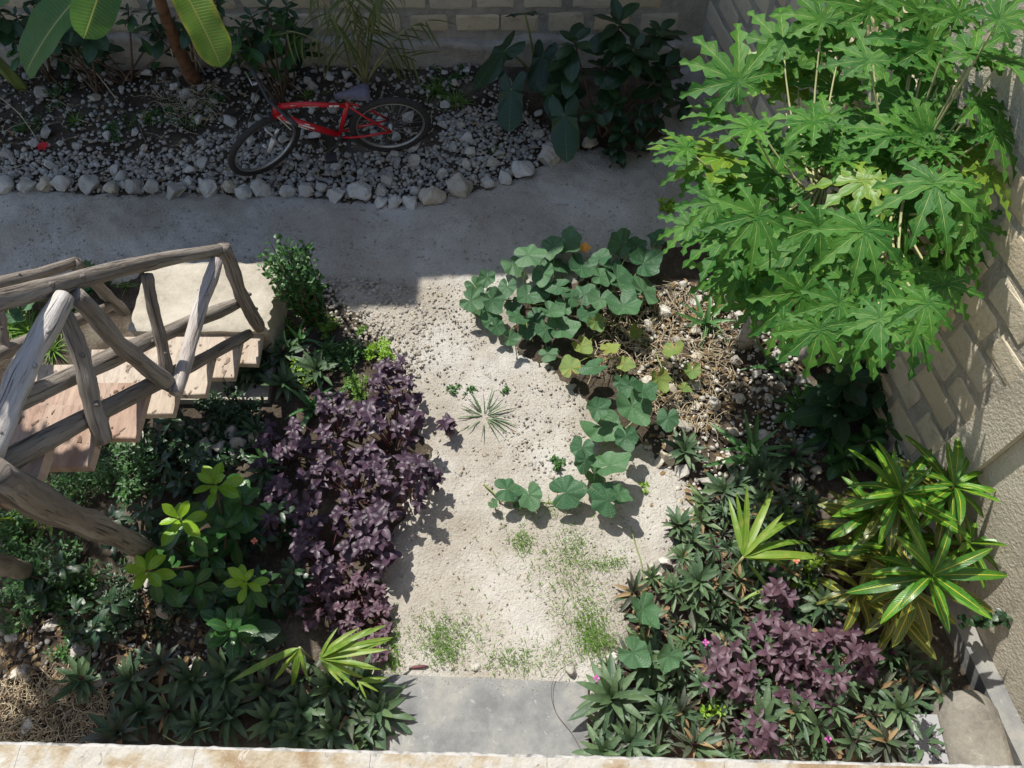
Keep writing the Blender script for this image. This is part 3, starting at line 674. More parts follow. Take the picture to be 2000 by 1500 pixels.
add('cassette', mb.mesh('cassette', M['black']), rw_)
bb = Vector((.43, 0, .29)); stp = Vector((.30, 0, .66)); htt = Vector((.84, 0, .76)); htb = Vector((.88, 0, .62)); ra = Vector((0, 0, .33))
def tb(name, pts, r, mat, parent=bk, seg=12, **k):
    mb = MB(); tube(mb, pts, r, seg); return add(name, mb.mesh(name, M[mat]), parent, **k)
fr = tb('frame', [bb, bb.lerp(htb, .5), htb + Vector((-.005, 0, .02))], [.026, .03, .028], 'red')
tb('top_tube', [stp + Vector((0, 0, -.02)), stp.lerp(htt, .6) + Vector((0, 0, .0)), htt + Vector((0, 0, -.03))], [.018, .021, .024], 'red')
tb('seat_tube', [bb, stp + Vector((0, 0, .02))], .019, 'red'); tb('head_tube', [htb + Vector((.004, 0, -.01)), htt], .025, 'red')
for s in (-1, 1):
    tb('chain_stay', [bb + Vector((-.02, s * .03, 0)), Vector((.25, s * .05, .30)), ra + Vector((0, s * .06, 0))], .010, 'red')
    tb('seat_stay', [stp + Vector((-.005, s * .015, -.01)), Vector((.18, s * .05, .53)), ra + Vector((0, s * .06, 0))], .009, 'red')
def decal(a, b, r, spans, th0=.1, th1=1.0):
    d = (b - a).normalized(); y = Vector((0, 1, 0)); n = y.cross(d).normalized(); n = n if n.z > 0 else -n; mb = MB()
    for t0, t1, h0, h1 in spans:
        vs = []; 
        for k in range(5):
            th = h0 + (h1 - h0) * k / 4
            for t in (t0 + .012 * (k % 2), t1): vs.append(tuple(a.lerp(b, t) + (y * math.cos(th) + n * math.sin(th)) * (r + .0012)))
        mb.add(vs, [(2 * k, 2 * k + 1, 2 * k + 3, 2 * k + 2) for k in range(4)])
    return mb
dm = decal(bb, htb, .0305, [(.42, .90, .35, .75), (.50, .86, .95, 1.25)]); add('decal', dm.mesh('decal', M['white'], False), fr, kind='stuff')
# pale painted bands of lettering on the tubes (worn and unreadable)
mb = MB(); d = (htb - bb)
for t0, t1, w0 in [(.50, .86, .012)]:
    for sgn in (1,):
        a, b = bb + d * t0, bb + d * t1; mid = Vector((0, .0312, .0))
        vs = [a + mid + Vector((0, 0, -.012)), b + mid + Vector((0, -.002, -.010)), b + mid + Vector((0, -.006, .014)), a + mid + Vector((0, -.006, .006))]
        mb.add([tuple(v) for v in vs], [(0, 1, 2, 3)])
e = (htt - stp)
for t0, t1 in [(.42, .50), (.52, .58), (.60, .64), (.66, .70), (.72, .80), (.14, .2), (.22, .27)]:
    a, b = stp + e * t0 + Vector((0, .0195, -.004)), stp + e * t1 + Vector((0, .0205, -.004))
    mb.add([tuple(a + Vector((0, 0, -.008))), tuple(b + Vector((.006, .001, -.008))), tuple(b + Vector((0, -.004, .010))), tuple(a + Vector((-.004, -.004, .008)))], [(0, 1, 2, 3)])
add('decal', mb.mesh('decal', M['white'], False), fr, kind='stuff')
tb('seat_post', [stp, stp + Vector((-.035, 0, .10))], .014, 'chrome')
mb = MB(); vs = []; sp = stp + Vector((-.045, 0, .125)); prof = [(-.14, .065, 0), (-.11, .078, .012), (-.05, .068, .01), (.02, .036, 0), (.09, .022, -.002), (.135, .012, -.012)]
for x, hw, z in prof: vs += [tuple(sp + Vector((x, -hw, z - .03))), tuple(sp + Vector((x, -hw * .8, z + .008))), tuple(sp + Vector((x, 0, z + .012))), tuple(sp + Vector((x, hw * .8, z + .008))), tuple(sp + Vector((x, hw, z - .03)))]
mb.add(vs, [(i * 5 + j, (i + 1) * 5 + j, (i + 1) * 5 + j + 1, i * 5 + j + 1) for i in range(5) for j in range(4)] + [(0, 1, 2, 3, 4), (29, 28, 27, 26, 25)]); add('saddle', mb.mesh('saddle', M['saddle']), bk)
mb = MB(); ring(mb, .09, .003, 40, 4, (bb.x, -.045, bb.z)); ring(mb, .055, .003, 30, 4, (bb.x, -.04, bb.z)); tube(mb, [bb + Vector((0, -.05, 0)), bb + Vector((0, .05, 0))], .022, 12); add('chainring', mb.mesh('chainring', M['black']), bk)
for s in (-1, 1):
    cdir = Vector((.10 * s, 0, -.13 * s)).normalized() * .17
    c = tb('crank', [bb + Vector((0, s * .055, 0)), bb + Vector((0, s * .065, 0)) + cdir], .010, 'black')
    mb = MB(); q = bb + Vector((0, s * .115, 0)) + cdir; mb.box((q.x - .045, q.y - .045, q.z - .011), (q.x + .045, q.y + .045, q.z + .011)); add('pedal', mb.mesh('pedal', M['black'], False), c)
mb = MB(); 
for s in (1, -1): tube(mb, [bb + Vector((0, -.045, s * .088)), ra + Vector((0, -.042, s * .04))], .003, 5)
add('chain', mb.mesh('chain', M['black']), bk)
tb('kickstand', [bb + Vector((-.06, .03, -.01)), Vector((.34, .20, -.0)), Vector((.33, .26, -.075))], .008, 'black')
# steering assembly turned to the left
piv = Vector((.895, 0, .55)); ax = (htt - htb).normalized()
ST = Matrix.Translation(piv) @ Matrix.Rotation(R(30), 4, ax) @ Matrix.Translation(-piv)
def sx(v): return ST @ Vector(v)
fa = Vector((WB, 0, .33))
for s in (-1, 1):
    tb('fork_leg', [sx(htb + Vector((.02, s * .06, -.05))), sx(htb.lerp(fa, .5) + Vector((.02, s * .06, -.02)))], .015, 'chrome')
    tb('fork_leg', [sx(htb.lerp(fa, .45) + Vector((.02, s * .06, -.02))), sx(fa + Vector((0, s * .06, 0)))], .019, 'white' if s > 0 else 'black')
tb('fork_crown', [sx(htb + Vector((.02, -.075, -.035))), sx(htb + Vector((.02, .075, -.035)))], .02, 'black')
tb('brake_arch', [sx(htb.lerp(fa, .42) + Vector((.02, -.06, 0))), sx(htb.lerp(fa, .36) + Vector((.05, 0, .01))), sx(htb.lerp(fa, .42) + Vector((.02, .06, 0)))], .011, 'chrome')
wheel(bk, None, ST @ Matrix.Translation(fa))
hb = htt + Vector((.05, 0, .09))
tb('stem', [sx(htt), sx(htt + Vector((0, 0, .05))), sx(hb)], .016, 'black')
hbp = [sx(hb + Vector((-.05, -.30, .02))), sx(hb + Vector((-.02, -.12, .02))), sx(hb), sx(hb + Vector((-.02, .12, .02))), sx(hb + Vector((-.05, .30, .02)))]
hbo = tb('handlebar', hbp, .012, 'black')
for a, b in ((0, 1), (4, 3)):
    tb('grip', [hbp[a], hbp[a].lerp(hbp[b], .62)], .018, 'black', hbo)
    g = hbp[a].lerp(hbp[b], .75); tb('brake_lever', [g, g + Vector((.05, 0, -.03)), hbp[a] + Vector((.05, 0, -.04))], .006, 'chrome', hbo)
tb('brake_cable', bend(hbp[1], sx(htb + Vector((.04, .05, -.05))), 8, (.1, .02, .04)), .0035, 'black', bk, 6)
tb('brake_cable', bend(hbp[3], stp + Vector((.3, .0, .02)), 8, (.1, .02, .02)), .0035, 'black', bk, 6)
# ------------------------------------------------------------------ leaf meshes
def leafm(name, L, W, prof, mat, n=8, m=2, fold=.15, droop=.3, wav=0.0, teeth=None, pet=0, seed=0, thick=0):
    """a leaf along +X, upper face +Z; prof(t) gives the relative half width"""
    rg = random.Random(seed); mb = MB(); vs, uv, fs = [], [], []
    x = z = 0.0; ph = rg.uniform(0, 6); tw = rg.uniform(-.12, .12)
    for i in range(n + 1):
        t = i / n
        if i: a = -droop * (t - .5 / n) ; x += L / n * math.cos(a); z += L / n * math.sin(a)
        hw = W * prof(t) + .0006
        for j in range(-m, m + 1):
            q = j / m; k = hw
            if teeth and abs(j) == m: k = hw * (1 + teeth * (1 if i % 2 else -1))
            y = q * k
            vs.append((x + (abs(q) * teeth * hw * .5 if teeth else 0), y, z + fold * abs(y) + wav * math.sin(t * 16 + ph + q * 1.5) * abs(q) * hw + tw * y * t)); uv.append((t, .5 + .5 * q))
    c = 2 * m + 1
    for i in range(n):
        for j in range(c - 1): fs.append((i * c + j, (i + 1) * c + j, (i + 1) * c + j + 1, i * c + j + 1))
    mb.add(vs, fs, uv)
    if pet: tube(mb, [(-pet, 0, -pet * .25), (0, 0, 0)], [L * .016, L * .012], 4, uvs=0)
    if thick:
        b = len(vs)
    return mb.mesh(name, mat)
lance = lambda p=.45, s=.8: (lambda t: max(0.0, math.sin(math.pi * min(1, t ** (math.log(.5) / math.log(p))))) ** s)
strap = lambda t: min(1, .55 + t * 3) * (1 - max(0, t - .35) / .65) ** .55 if t < 1 else 0
obov = lambda t: (math.sin(math.pi * t ** 1.5)) ** .75 if 0 < t < 1 else 0
def papaya_mesh(name, seed, mat):
    rg = random.Random(seed); mb = MB()
    lobes = [(0, 1.0), (34, .95), (-34, .95), (70, .86), (-70, .86), (108, .62), (-108, .62), (150, .34), (-150, .34)]
    for q, (a, L) in enumerate(lobes):
        a = R(a + rg.uniform(-5, 5)); L *= rg.uniform(.92, 1.06); n = 26; vs, uv, fs = [], [], []; x = z = 0; dr = rg.uniform(.35, .8); nl = 3.6 if L > .6 else 2.5
        ph = rg.uniform(0, .4)
        for i in range(n + 1):
            t = i / n
            if i: aa = .12 - dr * t; x += L / n * math.cos(aa); z += L / n * math.sin(aa)
            env = max(0, math.sin(math.pi * min(1, t ** .8))) ** .6 * (.195 if L > .6 else .17) * (1 - .35 * t)
            s = (t * nl + ph) % 1.0; jag = (1 - s) if s > .18 else s / .18 * .82
            w_ = env * (.26 + .86 * jag * min(1, max(0, (t - .12) * 4)) + .55 * max(0, .3 - t)) if t < 1 else 0
            if t < .35: w_ = max(w_, .075 * (1 - t) * L + .06 * t)
            if t > .93: w_ = env * .5
            for j in (-2, -1, 0, 1, 2):
                k = j / 2; y = k * w_; sw = abs(k) ** 1.3 * w_ * .75 * min(1, t * 3)
                px = x + sw; pz_ = z + .22 * abs(y) - .10 * abs(k) * w_ * jag + q * .0022
                vs.append((px * math.cos(a) - y * math.sin(a), px * math.sin(a) + y * math.cos(a), pz_)); uv.append((t, .5 + .5 * k))
        for i in range(n):
            for j in range(4): fs.append((i * 5 + j, (i + 1) * 5 + j, (i + 1) * 5 + j + 1, i * 5 + j + 1))
        mb.add(vs, fs, uv)
    return mb.mesh(name, mat)
def heart_mesh(name, seed, mat, arrow=0.0, cup=.25):
    rg = random.Random(seed); mb = MB(); na, nr = 40, 5; vs, uv, fs = [(0, 0, 0)], [(0, .5)], []
    ph = [rg.uniform(0, 6) for _ in range(4)]
    for i in range(na + 1):
        th = -math.pi + .14 + (2 * math.pi - .28) * i / na; a = abs(th)
        if arrow: r = (1.0 * math.exp(-(a / .62) ** 2) + .42 + .34 * math.exp(-((a - 2.55) / .45) ** 2))
        else:
            r = .62 + .30 * math.exp(-(a / .45) ** 2) + .10 * math.exp(-((a - 1.15) / .35) ** 2) + .10 * math.exp(-((a - 2.3) / .5) ** 2)
        if a > 2.75: r *= 1 - (a - 2.75) / .3 * .55
        r *= 1 + .025 * math.sin(th * 9 + ph[0]) + .02 * math.sin(th * 17 + ph[1])
        veins = [0, .75, 1.55, 2.4]; dv = min(abs(a - v) for v in veins) / .4
        for k in range(1, nr + 1):
            q = k / nr; rr = r * q
            z = cup * (rr ** 2) * .55 - (.10 * (1 - min(1, dv)) * q * .6) + .05 * q * q * math.sin(th * 5 + ph[2]) + .03 * q * math.sin(th * 3 + ph[3])
            vs.append((rr * math.cos(th), rr * math.sin(th), z)); uv.append((q, .5 + .5 * min(1, dv)))
    for i in range(na):
        b0, b1 = 1 + i * nr, 1 + (i + 1) * nr
        fs.append((0, b0, b1))
        for k in range(nr - 1): fs.append((b0 + k, b0 + k + 1, b1 + k + 1, b1 + k))
    mb.add(vs, fs, uv); return mb.mesh(name, mat)
PAP = [papaya_mesh('leaf', 100 + i, M['papaya']) for i in range(5)]
PAY = papaya_mesh('leaf', 106, M['papaya_y'])
PUM = [heart_mesh('leaf', 200 + i, M['pumpkin'], 0, c) for i, c in enumerate((.35, .7, -.15, .5, .9, .2))]
PUY = [heart_mesh('leaf', 210 + i, M['pumpkin_y'], 0, c) for i, c in enumerate((.4, .9, .2))]
ARW = [heart_mesh('leaf', 220 + i, M['dark'], 1, -.15) for i in range(3)]
RHO = [leafm('leaf', .19, .0205, lance(.40, .7), M['rhoeo'], 7, 1, .4, .2 + .3 * i, seed=i) for i in range(4)]
RH2 = [leafm('leaf', .17, .019, lance(.40, .7), M['rhoeo2'], 7, 1, .4, .2 + .3 * i, seed=i) for i in range(3)]
RH3 = [leafm('leaf', .18, .018, lance(.40, .7), M['rhoeo3'], 7, 1, .4, .2 + .3 * i, seed=i) for i in range(3)]
DED = [leafm('leaf', .15, .014, lance(.4, .7), M['deadleaf'], 7, 1, .8, 1.2, .2, seed=9)]
RHV = [RHO, RHO + RH2[:1], RH2 + RHO[:1] + DED, RH3 + RHO[:2] + DED, RH3[:1] + RHO + RH2[:1]]
PUR = [leafm('leaf', .072 - .007 * i, .019, lance(.42, .9), M['purple'], 6, 2, .3, .3 + .3 * i, .14, pet=.012, seed=i) for i in range(4)]
ROS = [leafm('leaf', .085, .021, lance(.45, .85), M['rose'], 6, 2, .25, .2 + .25 * i, .12, pet=.012, seed=i) for i in range(4)]
LIM = [leafm('leaf', .17, .036, obov, M['lime'], 8, 2, .22, .2 + .3 * i, .10, seed=i) for i in range(3)]
GRL = [leafm('leaf', .17, .036, obov, M['green'], 8, 2, .2, .3 + .3 * i, .08, seed=i) for i in range(3)]
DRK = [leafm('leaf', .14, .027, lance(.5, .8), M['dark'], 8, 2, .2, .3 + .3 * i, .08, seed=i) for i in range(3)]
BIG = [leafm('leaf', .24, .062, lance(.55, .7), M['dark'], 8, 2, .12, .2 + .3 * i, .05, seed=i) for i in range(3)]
CRN = [leafm('leaf', .42, .034, lance(.5, .65), M['croton'], 12, 2, .25, .15 + .35 * i, .10, pet=.03, seed=i) for i in range(4)]
CRO = [leafm('leaf', .32, .033, lance(.5, .6), M['croton_old'], 12, 2, .2, .4 + .35 * i, .12, pet=.03, seed=i) for i in range(3)]
ALO = [leafm('leaf', .30, .026, lambda t: (1 - t) ** .7 * min(1, .75 + t), M['aloe'], 22, 1, .55, .1 + .35 * i, teeth=.16, seed=i) for i in range(4)]
FRN = [leafm('leaflet', .26, .015, lance(.4, .6), M['limestrap'], 8, 1, .25, .2 + .4 * i, .08, seed=i) for i in range(3)]
PLM = [leafm('leaflet', .30, .010, lance(.3, .6), M['palm'], 6, 1, .5, .4 + .4 * i, seed=i) for i in range(3)]
GRS = [leafm('blade', .16, .0036, strap, M['grass'], 6, 1, .3, .5 + .5 * i, seed=i) for i in range(3)]
rg = random.Random(77)
def put(name, me, root, p, az, el, roll=0, s=1.0, sy=None, **k):
    return add(name, me, root, frame(Vector(p) - root.location, az, el, roll, s, sy), **k)
def tubes(name, root, paths, mat, seg=5, kind=None):
    mb = MB()
    for pts, r in paths: tube(mb, [Vector(p) - root.location for p in pts], r, seg)
    return add(name, mb.mesh(name, M[mat]), root, kind=kind)

# ------------------------------------------------------------------ papaya trees
def papaya(label, bpx, bpy_, crown, ztop, leaves, fill, seed, n_small=14):
    rg = random.Random(seed); c = at(*crown, ztop); base = Vector((c.x + rg.uniform(-.05, .05), c.y + .02, 0))
    t = thing('papaya_tree', label, 'tree', base)
    mb = MB(); pts = bend(Vector((0, 0, -.05)), c - base - Vector((0, 0, .25)), 10, (.03, 0, 0)); tube(mb, pts, [.062 - .0025 * i for i in range(11)], 12, bump=.06); add('trunk', mb.mesh('trunk', M['trunk']), t)
    def leaf(h, s, dark=0):
        out = Vector((h.x - c.x, h.y - c.y, 0)); az = math.atan2(out.y, out.x) + rg.uniform(-.35, .35)
        root = c + Vector((out.normalized().x * .04, out.normalized().y * .04, rg.uniform(-.38, -.12)))
        mbp = MB(); tube(mbp, [p - base for p in bend(root, h, 6, (0, 0, -.10 * out.length))], [.0085, .0075, .007, .006, .006, .005, .005], 6)
        add('petiole', mbp.mesh('petiole', M['stem_pale']), t)
        put('leaf', PAP[rg.randrange(5)] if rg.random() > .04 else PAY, t, h, az, .38 * out.y / max(.01, out.length) - .08 + rg.uniform(-.28, .28), rg.uniform(-.4, .4), s)
    for px, py, rr in leaves:
        z = ztop + rg.uniform(-.3, .22); d = ray(px, py); tt = (z - CAMZ) / d.z
        for _ in range(12):
            h = Vector((d.x * tt, d.y * tt, CAMZ + d.z * tt))
            if h.x > wallx(h.y) - .13: tt *= .97
            else: break
        leaf(h, rr / FPX * tt * rg.uniform(.74, 1.04))
    for k in range(fill):
        a = rg.uniform(0, 6.28); q = rg.uniform(.15, .66); h = c + Vector((q * math.cos(a), q * math.sin(a), rg.uniform(-.7, -.1)))
        if h.x > wallx(h.y) - .15: h.x = wallx(h.y) - .2
        leaf(h, rg.uniform(.2, .3))
    # small buds and flower clusters at the crown
    mb = MB()
    for k in range(26):
        a = rg.uniform(0, 6.28); q = rg.uniform(.03, .16); p = c - base + Vector((q * math.cos(a), q * math.sin(a), rg.uniform(-.1, .12)))
        tube(mb, [c - base + Vector((0, 0, -.1)), p, p + Vector((0, 0, .02))], [.002, .003, .001], 4)
    add('flower_stalks', mb.mesh('flower_stalks', M['stem_pale']), t, kind='stuff')
    for k in range(n_small):
        a = rg.uniform(0, 6.28); put('leaf', PAP[k % 5], t, c + Vector((.06 * math.cos(a), .06 * math.sin(a), .08)), a, rg.uniform(.0, .8), 0, rg.uniform(.10, .22))
    return t
papaya('papaya tree nearest the path, its pale green leaves spreading over the squash vine', 0, 0, (1625, 320), 1.75,
       [(1442, 159, 150), (1527, 168, 145), (1420, 310, 150), (1510, 342, 150), (1645, 325, 140), (1419, 463, 140), (1549, 483, 150), (1395, 395, 95), (1565, 569, 140), (1607, 40, 145),
        (1640, 180, 140), (1470, 250, 120), (1480, 420, 120), (1600, 440, 130), (1530, 90, 125), (1630, 500, 120), (1690, 250, 130), (1495, 530, 110), (1400, 230, 105), (1590, 240, 110), (1560, 130, 110), (1360, 320, 95), (1480, 590, 100), (1640, 100, 115), (1600, 640, 115), (1530, 625, 105), (1680, 655, 110), (1450, 520, 100), (1350, 440, 85), (1340, 290, 90)], 24, 1)
papaya('papaya tree standing hard against the sunlit block wall, with the darker leaves', 0, 0, (1800, 300), 1.95,
       [(1698, 119, 150), (1815, 90, 155), (1785, 209, 160), (1910, 203, 140), (1826, 355, 150), (1686, 448, 155), (1725, 538, 145), (1800, 30, 140), (1698, 20, 130), (1900, 110, 120),
        (1880, 300, 120), (1760, 400, 140), (1850, 440, 130), (1790, 530, 135), (1890, 390, 110), (1740, 310, 120), (1640, 590, 125), (1720, 620, 130), (1870, 30, 120), (1810, 590, 100), (1955, 120, 130), (1945, 255, 125), (1930, 340, 115), (1870, 480, 115), (1950, 40, 110), (1840, 150, 120), (1730, 170, 120), (1690, 350, 115), (1780, 120, 125), (1870, 260, 115), (1750, 260, 110), (1780, 640, 110), (1845, 555, 105), (1900, 440, 100)], 22, 2)

# ------------------------------------------------------------------ squash vines
def vine(label, leaves, seed, zr=(.12, .3), path=None, group=None, flower=None):
    rg = random.Random(seed); a0 = on(*leaves[0][:2]); t = thing('squash_vine', label, 'vine', (a0.x, a0.y, 0), group)
    pts = [on(*p, .02) for p in path]; full = []
    for i in range(len(pts) - 1): full += bend(pts[i], pts[i + 1], 5, (rg.uniform(-.04, .04), rg.uniform(-.04, .04), rg.uniform(0, .05)))[:-1]
    full.append(pts[-1]); tubes('stem', t, [(full, .0055)], 'stem_green', 6)
    for L in leaves:
        px, py, r = L[:3]; y = len(L) > 3; z = rg.uniform(*zr) * (1 if r > 24 else .6)
        p = at(px, py, z); dist = (CAMZ - z) / -ray(px, py).z; s = r / FPX * dist * 1.22
        az = rg.uniform(0, 6.28) if rg.random() < .35 else rg.gauss(-1.0, .9); el = rg.uniform(-.6, .2)
        p = p - Vector((math.cos(az), math.sin(az), 0)) * s * .22
        q = min(full, key=lambda v: (v - p).length); g = q.lerp(Vector((p.x, p.y, 0)), .45); g.z = gz(g.x, g.y) + .01
        mb = MB(); tube(mb, [v - t.location for v in bend(g, p, 5, (rg.uniform(-.02, .02), rg.uniform(-.02, .02), .01))], [.0045, .004, .004, .0035, .0035, .003], 5); add('petiole', mb.mesh('petiole', M['stem_green']), t)
        put('leaf', (PUY if y else PUM)[rg.randrange(3 if y else 6)], t, p, az, el, rg.uniform(-.55, .55), s)
    mb = MB()
    for k in range(max(2, len(leaves) // 7)):
        q = rg.choice(full) - t.location; pts2 = [q + Vector((.012 * i * math.cos(k), .012 * i * math.sin(k), .02 * i)) + Vector((.012 * math.sin(i * 1.4), .012 * math.cos(i * 1.4), 0)) for i in range(10)]
        tube(mb, pts2, .0011, 4)
    add('tendril', mb.mesh('tendril', M['stem_green']), t, kind='stuff')
    if flower:
        p = at(*flower, .16); mb = MB()
        for k in range(5):
            a = k * 1.257; e = Vector((math.cos(a), math.sin(a), 0)); f = Vector((-e.y, e.x, 0)); b = p - t.location
            mb.add([tuple(b), tuple(b + e * .03 + f * .018 + Vector((0, 0, .03))), tuple(b + e * .055 + Vector((0, 0, .035))), tuple(b + e * .03 - f * .018 + Vector((0, 0, .03)))], [(0, 1, 2, 3)])
        add('flower', mb.mesh('flower', M['flower_orange']), t)
    return t
mainL = [(1040, 497, 36), (1078, 487, 28), (1110, 480, 40), (1005, 522, 28), (1060, 540, 30), (1175, 500, 26), (1208, 480, 34), (1280, 462, 24), (1135, 530, 36), (1265, 510, 38), (1215, 555, 46), (1262, 560, 42), (1222, 605, 42),
         (925, 590, 26), (945, 580, 24), (965, 590, 30), (935, 612, 24), (1015, 618, 26), (1005, 600, 20), (1050, 575, 26), (1145, 570, 30), (1080, 610, 26), (1065, 650, 28), (1105, 640, 36), (1150, 620, 30), (975, 640, 22), (1000, 660, 20), (1085, 560, 28), (1105, 600, 24), (1045, 620, 24),
         (990, 565, 24), (1180, 540, 30), (1100, 515, 28), (1025, 580, 26), (960, 620, 26), (1030, 650, 22), (930, 560, 22), (1170, 590, 28), (1120, 575, 26), (1245, 480, 24), (1060, 510, 24), (1190, 520, 24), (950, 545, 20),
         (1168, 632, 20, 1), (1075, 690, 22), (1112, 712, 26, 1), (1155, 718, 30), (1140, 680, 24, 1), (1195, 680, 22, 1), (1290, 745, 27, 1), (1315, 690, 26, 1), (1352, 728, 20, 1), (1225, 712, 20, 1), (1240, 650, 18, 1), (1340, 760, 16, 1)]
vine('large squash vine spilling onto the path, topmost and widest mass of round leaves', mainL, 31, (.10, .30), [(1330, 760), (1280, 690), (1200, 640), (1120, 600), (1050, 600), (960, 590)], None, (1141, 489))
vine('squash vine with the biggest cupped leaves, below the yellowing patch', [(1215, 750, 20), (1262, 762, 33), (1228, 760, 24), (1240, 803, 46), (1183, 838, 48), (1200, 905, 44), (1305, 822, 27), (1135, 880, 28), (1142, 905, 27), (1115, 960, 40), (1178, 970, 40), (1215, 968, 26), (1172, 795, 26), (1225, 860, 28), (1165, 930, 24)], 32, (.14, .32), [(1300, 770), (1250, 800), (1210, 850), (1170, 900), (1150, 980)])
vine('small squash runner of two pointed leaves alone on the sand', [(998, 955, 32), (1036, 974, 32), (965, 985, 12), (1010, 985, 10)], 33, (.13, .2), [(1090, 990), (1020, 995), (975, 985), (945, 950)])
vine('squash shoot of three green lobed leaves over the oyster plants, by the path corner', [(1260, 1200, 40), (1245, 1280, 36), (1303, 1288, 30)], 34, (.24, .3), [(1300, 1330), (1270, 1290), (1250, 1230)])
vine('squash leaves glimpsed in the grass behind the stair railing', [(15, 575, 34), (55, 580, 38), (95, 560, 26), (30, 620, 22)], 35, (.15, .25), [(-40, 620), (20, 600), (100, 590)])

# ------------------------------------------------------------------ rosettes
ORD = ['nearest', 'second nearest', 'third nearest', 'fourth nearest', 'fifth nearest', 'sixth nearest', 'seventh nearest', 'eighth nearest', 'ninth nearest', 'tenth nearest', 'eleventh nearest', 'twelfth nearest', 'thirteenth nearest', 'fourteenth nearest', 'fifteenth nearest', 'sixteenth nearest', 'seventeenth nearest', 'eighteenth nearest', 'nineteenth nearest', 'twentieth nearest']
def relabel(prefix, group, marks, maxr=14):
    rows = {}
    for o in C.objects:
        if o.parent is None and o.get('group') == group and o['label'].startswith(prefix):
            q = o.location; dep = q.y * cs + (CAMZ - q.z) * sn; px = 1000 + FPX * q.x / dep; py = 750 - FPX * (q.y * sn - (CAMZ - q.z) * cs) / dep
            m = min(marks, key=lambda k: (k[0] - px) ** 2 + (k[1] - py) ** 2); rows.setdefault(m, []).append(((m[0] - px) ** 2 + (m[1] - py) ** 2, o))
    for m, v in rows.items():
        v.sort(key=lambda t: t[0])
        for i, (_, o) in enumerate(v[:maxr]): o['label'] = f'{prefix}, {ORD[i]} {m[2]}'
def rosette(name, label, cat, px, py, meshes, n, s, mat_stem=None, el=(1.35, .1), group=None, z0=.03, seed=0, golden=2.4, h=None, jit=.12, inner=.75, r0=.0):
    rg = random.Random(seed * 7 + int(px) * 3 + int(py)); p = on(px, py) if h is None else at(px, py, h); g = Vector((p.x, p.y, gz(p.x, p.y)))
    t = thing(name, label, cat, g, group); a0 = rg.uniform(0, 6.28)
    top = p.z + z0
    if mat_stem: tubes('stem', t, [(bend(g, Vector((p.x, p.y, top)), 3), [.012, .01, .009, .008])], mat_stem, 6)
    TL_ = Matrix.Translation(Vector((0, 0, top - g.z))) @ Matrix.Rotation(rg.uniform(0, .45) if name == 'oyster_plant' else 0, 4, Vector((rg.uniform(-1, 1), rg.uniform(-1, 1), 0.01)).normalized()) @ Matrix.Translation(Vector((0, 0, g.z - top)))
    for i in range(n):
        q = i / max(1, n - 1); e = el[0] + (el[1] - el[0]) * q ** .8 + rg.uniform(-jit, jit)
        a = a0 + golden * i + rg.uniform(-.15, .15)
        b = Vector((p.x + r0 * q * math.cos(a), p.y + r0 * q * math.sin(a), top - .03 * q))
        lo_ = put('leaf', meshes[rg.randrange(len(meshes))], t, b, a, e, rg.uniform(-.3, .3), s * (inner + (1 - inner) * q) * rg.uniform(.8, 1.15)); lo_.matrix_basis = TL_ @ lo_.matrix_basis
    return t
# oyster plants: a band in the shade lower left, a dense bed lower right
GL = 'oyster plants in the shaded band along the house'
LL = {(742, 1392): 'oyster plant whose leaves throw pointed shadows on the concrete step, left side', (176, 1335): 'lone oyster plant with sun on it among dry litter, lower left', (268, 1330): 'shaded oyster plant beside the dry litter, upper left of the dark band',
      (690, 1400): 'sunlit pale green oyster plant, second from the left side of the step'}
for i, (px, py) in enumerate([(268, 1330), (330, 1305), (385, 1335), (285, 1395), (345, 1395), (450, 1330), (455, 1400), (525, 1350), (540, 1412), (600, 1390), (605, 1330), (655, 1345), (655, 1430), (690, 1400), (742, 1392), (400, 1420), (250, 1440), (176, 1335), (715, 1340), (500, 1300), (720, 1445), (590, 1440)]):
    rosette('oyster_plant', LL.get((px, py), 'dark green oyster plant rosette in the shaded band left of the step'), 'plant', px, py, RHV[(0, 3, 1)[i % 3]], rg.randint(15, 24), rg.uniform(.9, 1.25), None, (1.4, .1), GL, rg.uniform(.05, .12), i)
RPOLY = wpoly([(1320, 1030), (1400, 955), (1560, 960), (1590, 1060), (1600, 1230), (1800, 1290), (1870, 1380), (1880, 1480), (1170, 1480), (1150, 1360), (1225, 1250), (1235, 1160), (1310, 1110)])
GR = 'oyster plants in the sunny bed right of the step'
rp = scatter(RPOLY, 120, .108, 51)
rp = [(1185, 1365)] + [tuple(p) for p in rp]
for i, p in enumerate(rp):
    if i == 0: px, py = 1190, 1372; lab = 'largest oyster plant, a dome of dark leaves overhanging the right corner of the step'; s = 1.35
    else:
        q = Vector((p[0], p[1], 0)); dep = q.y * cs + CAMZ * sn; px = 1000 + FPX * q.x / dep; py = 750 - FPX * (q.y * sn - CAMZ * cs) / dep; s = rg.uniform(.5, 1.08)
        if (px - 1190) ** 2 + (py - 1372) ** 2 < 50 ** 2: continue
        lab = 'purple backed oyster plant rosette packed among its like in the bed right of the step'
    rosette('oyster_plant', lab, 'plant', px, py, RHO if i == 0 else RHV[rg.randrange(5)], 30 if i == 0 else rg.randint(13, 24), s, None, (1.4, rg.uniform(-.1, .4)), GR, .16 if i == 0 else rg.uniform(.03, .20), i + 30)
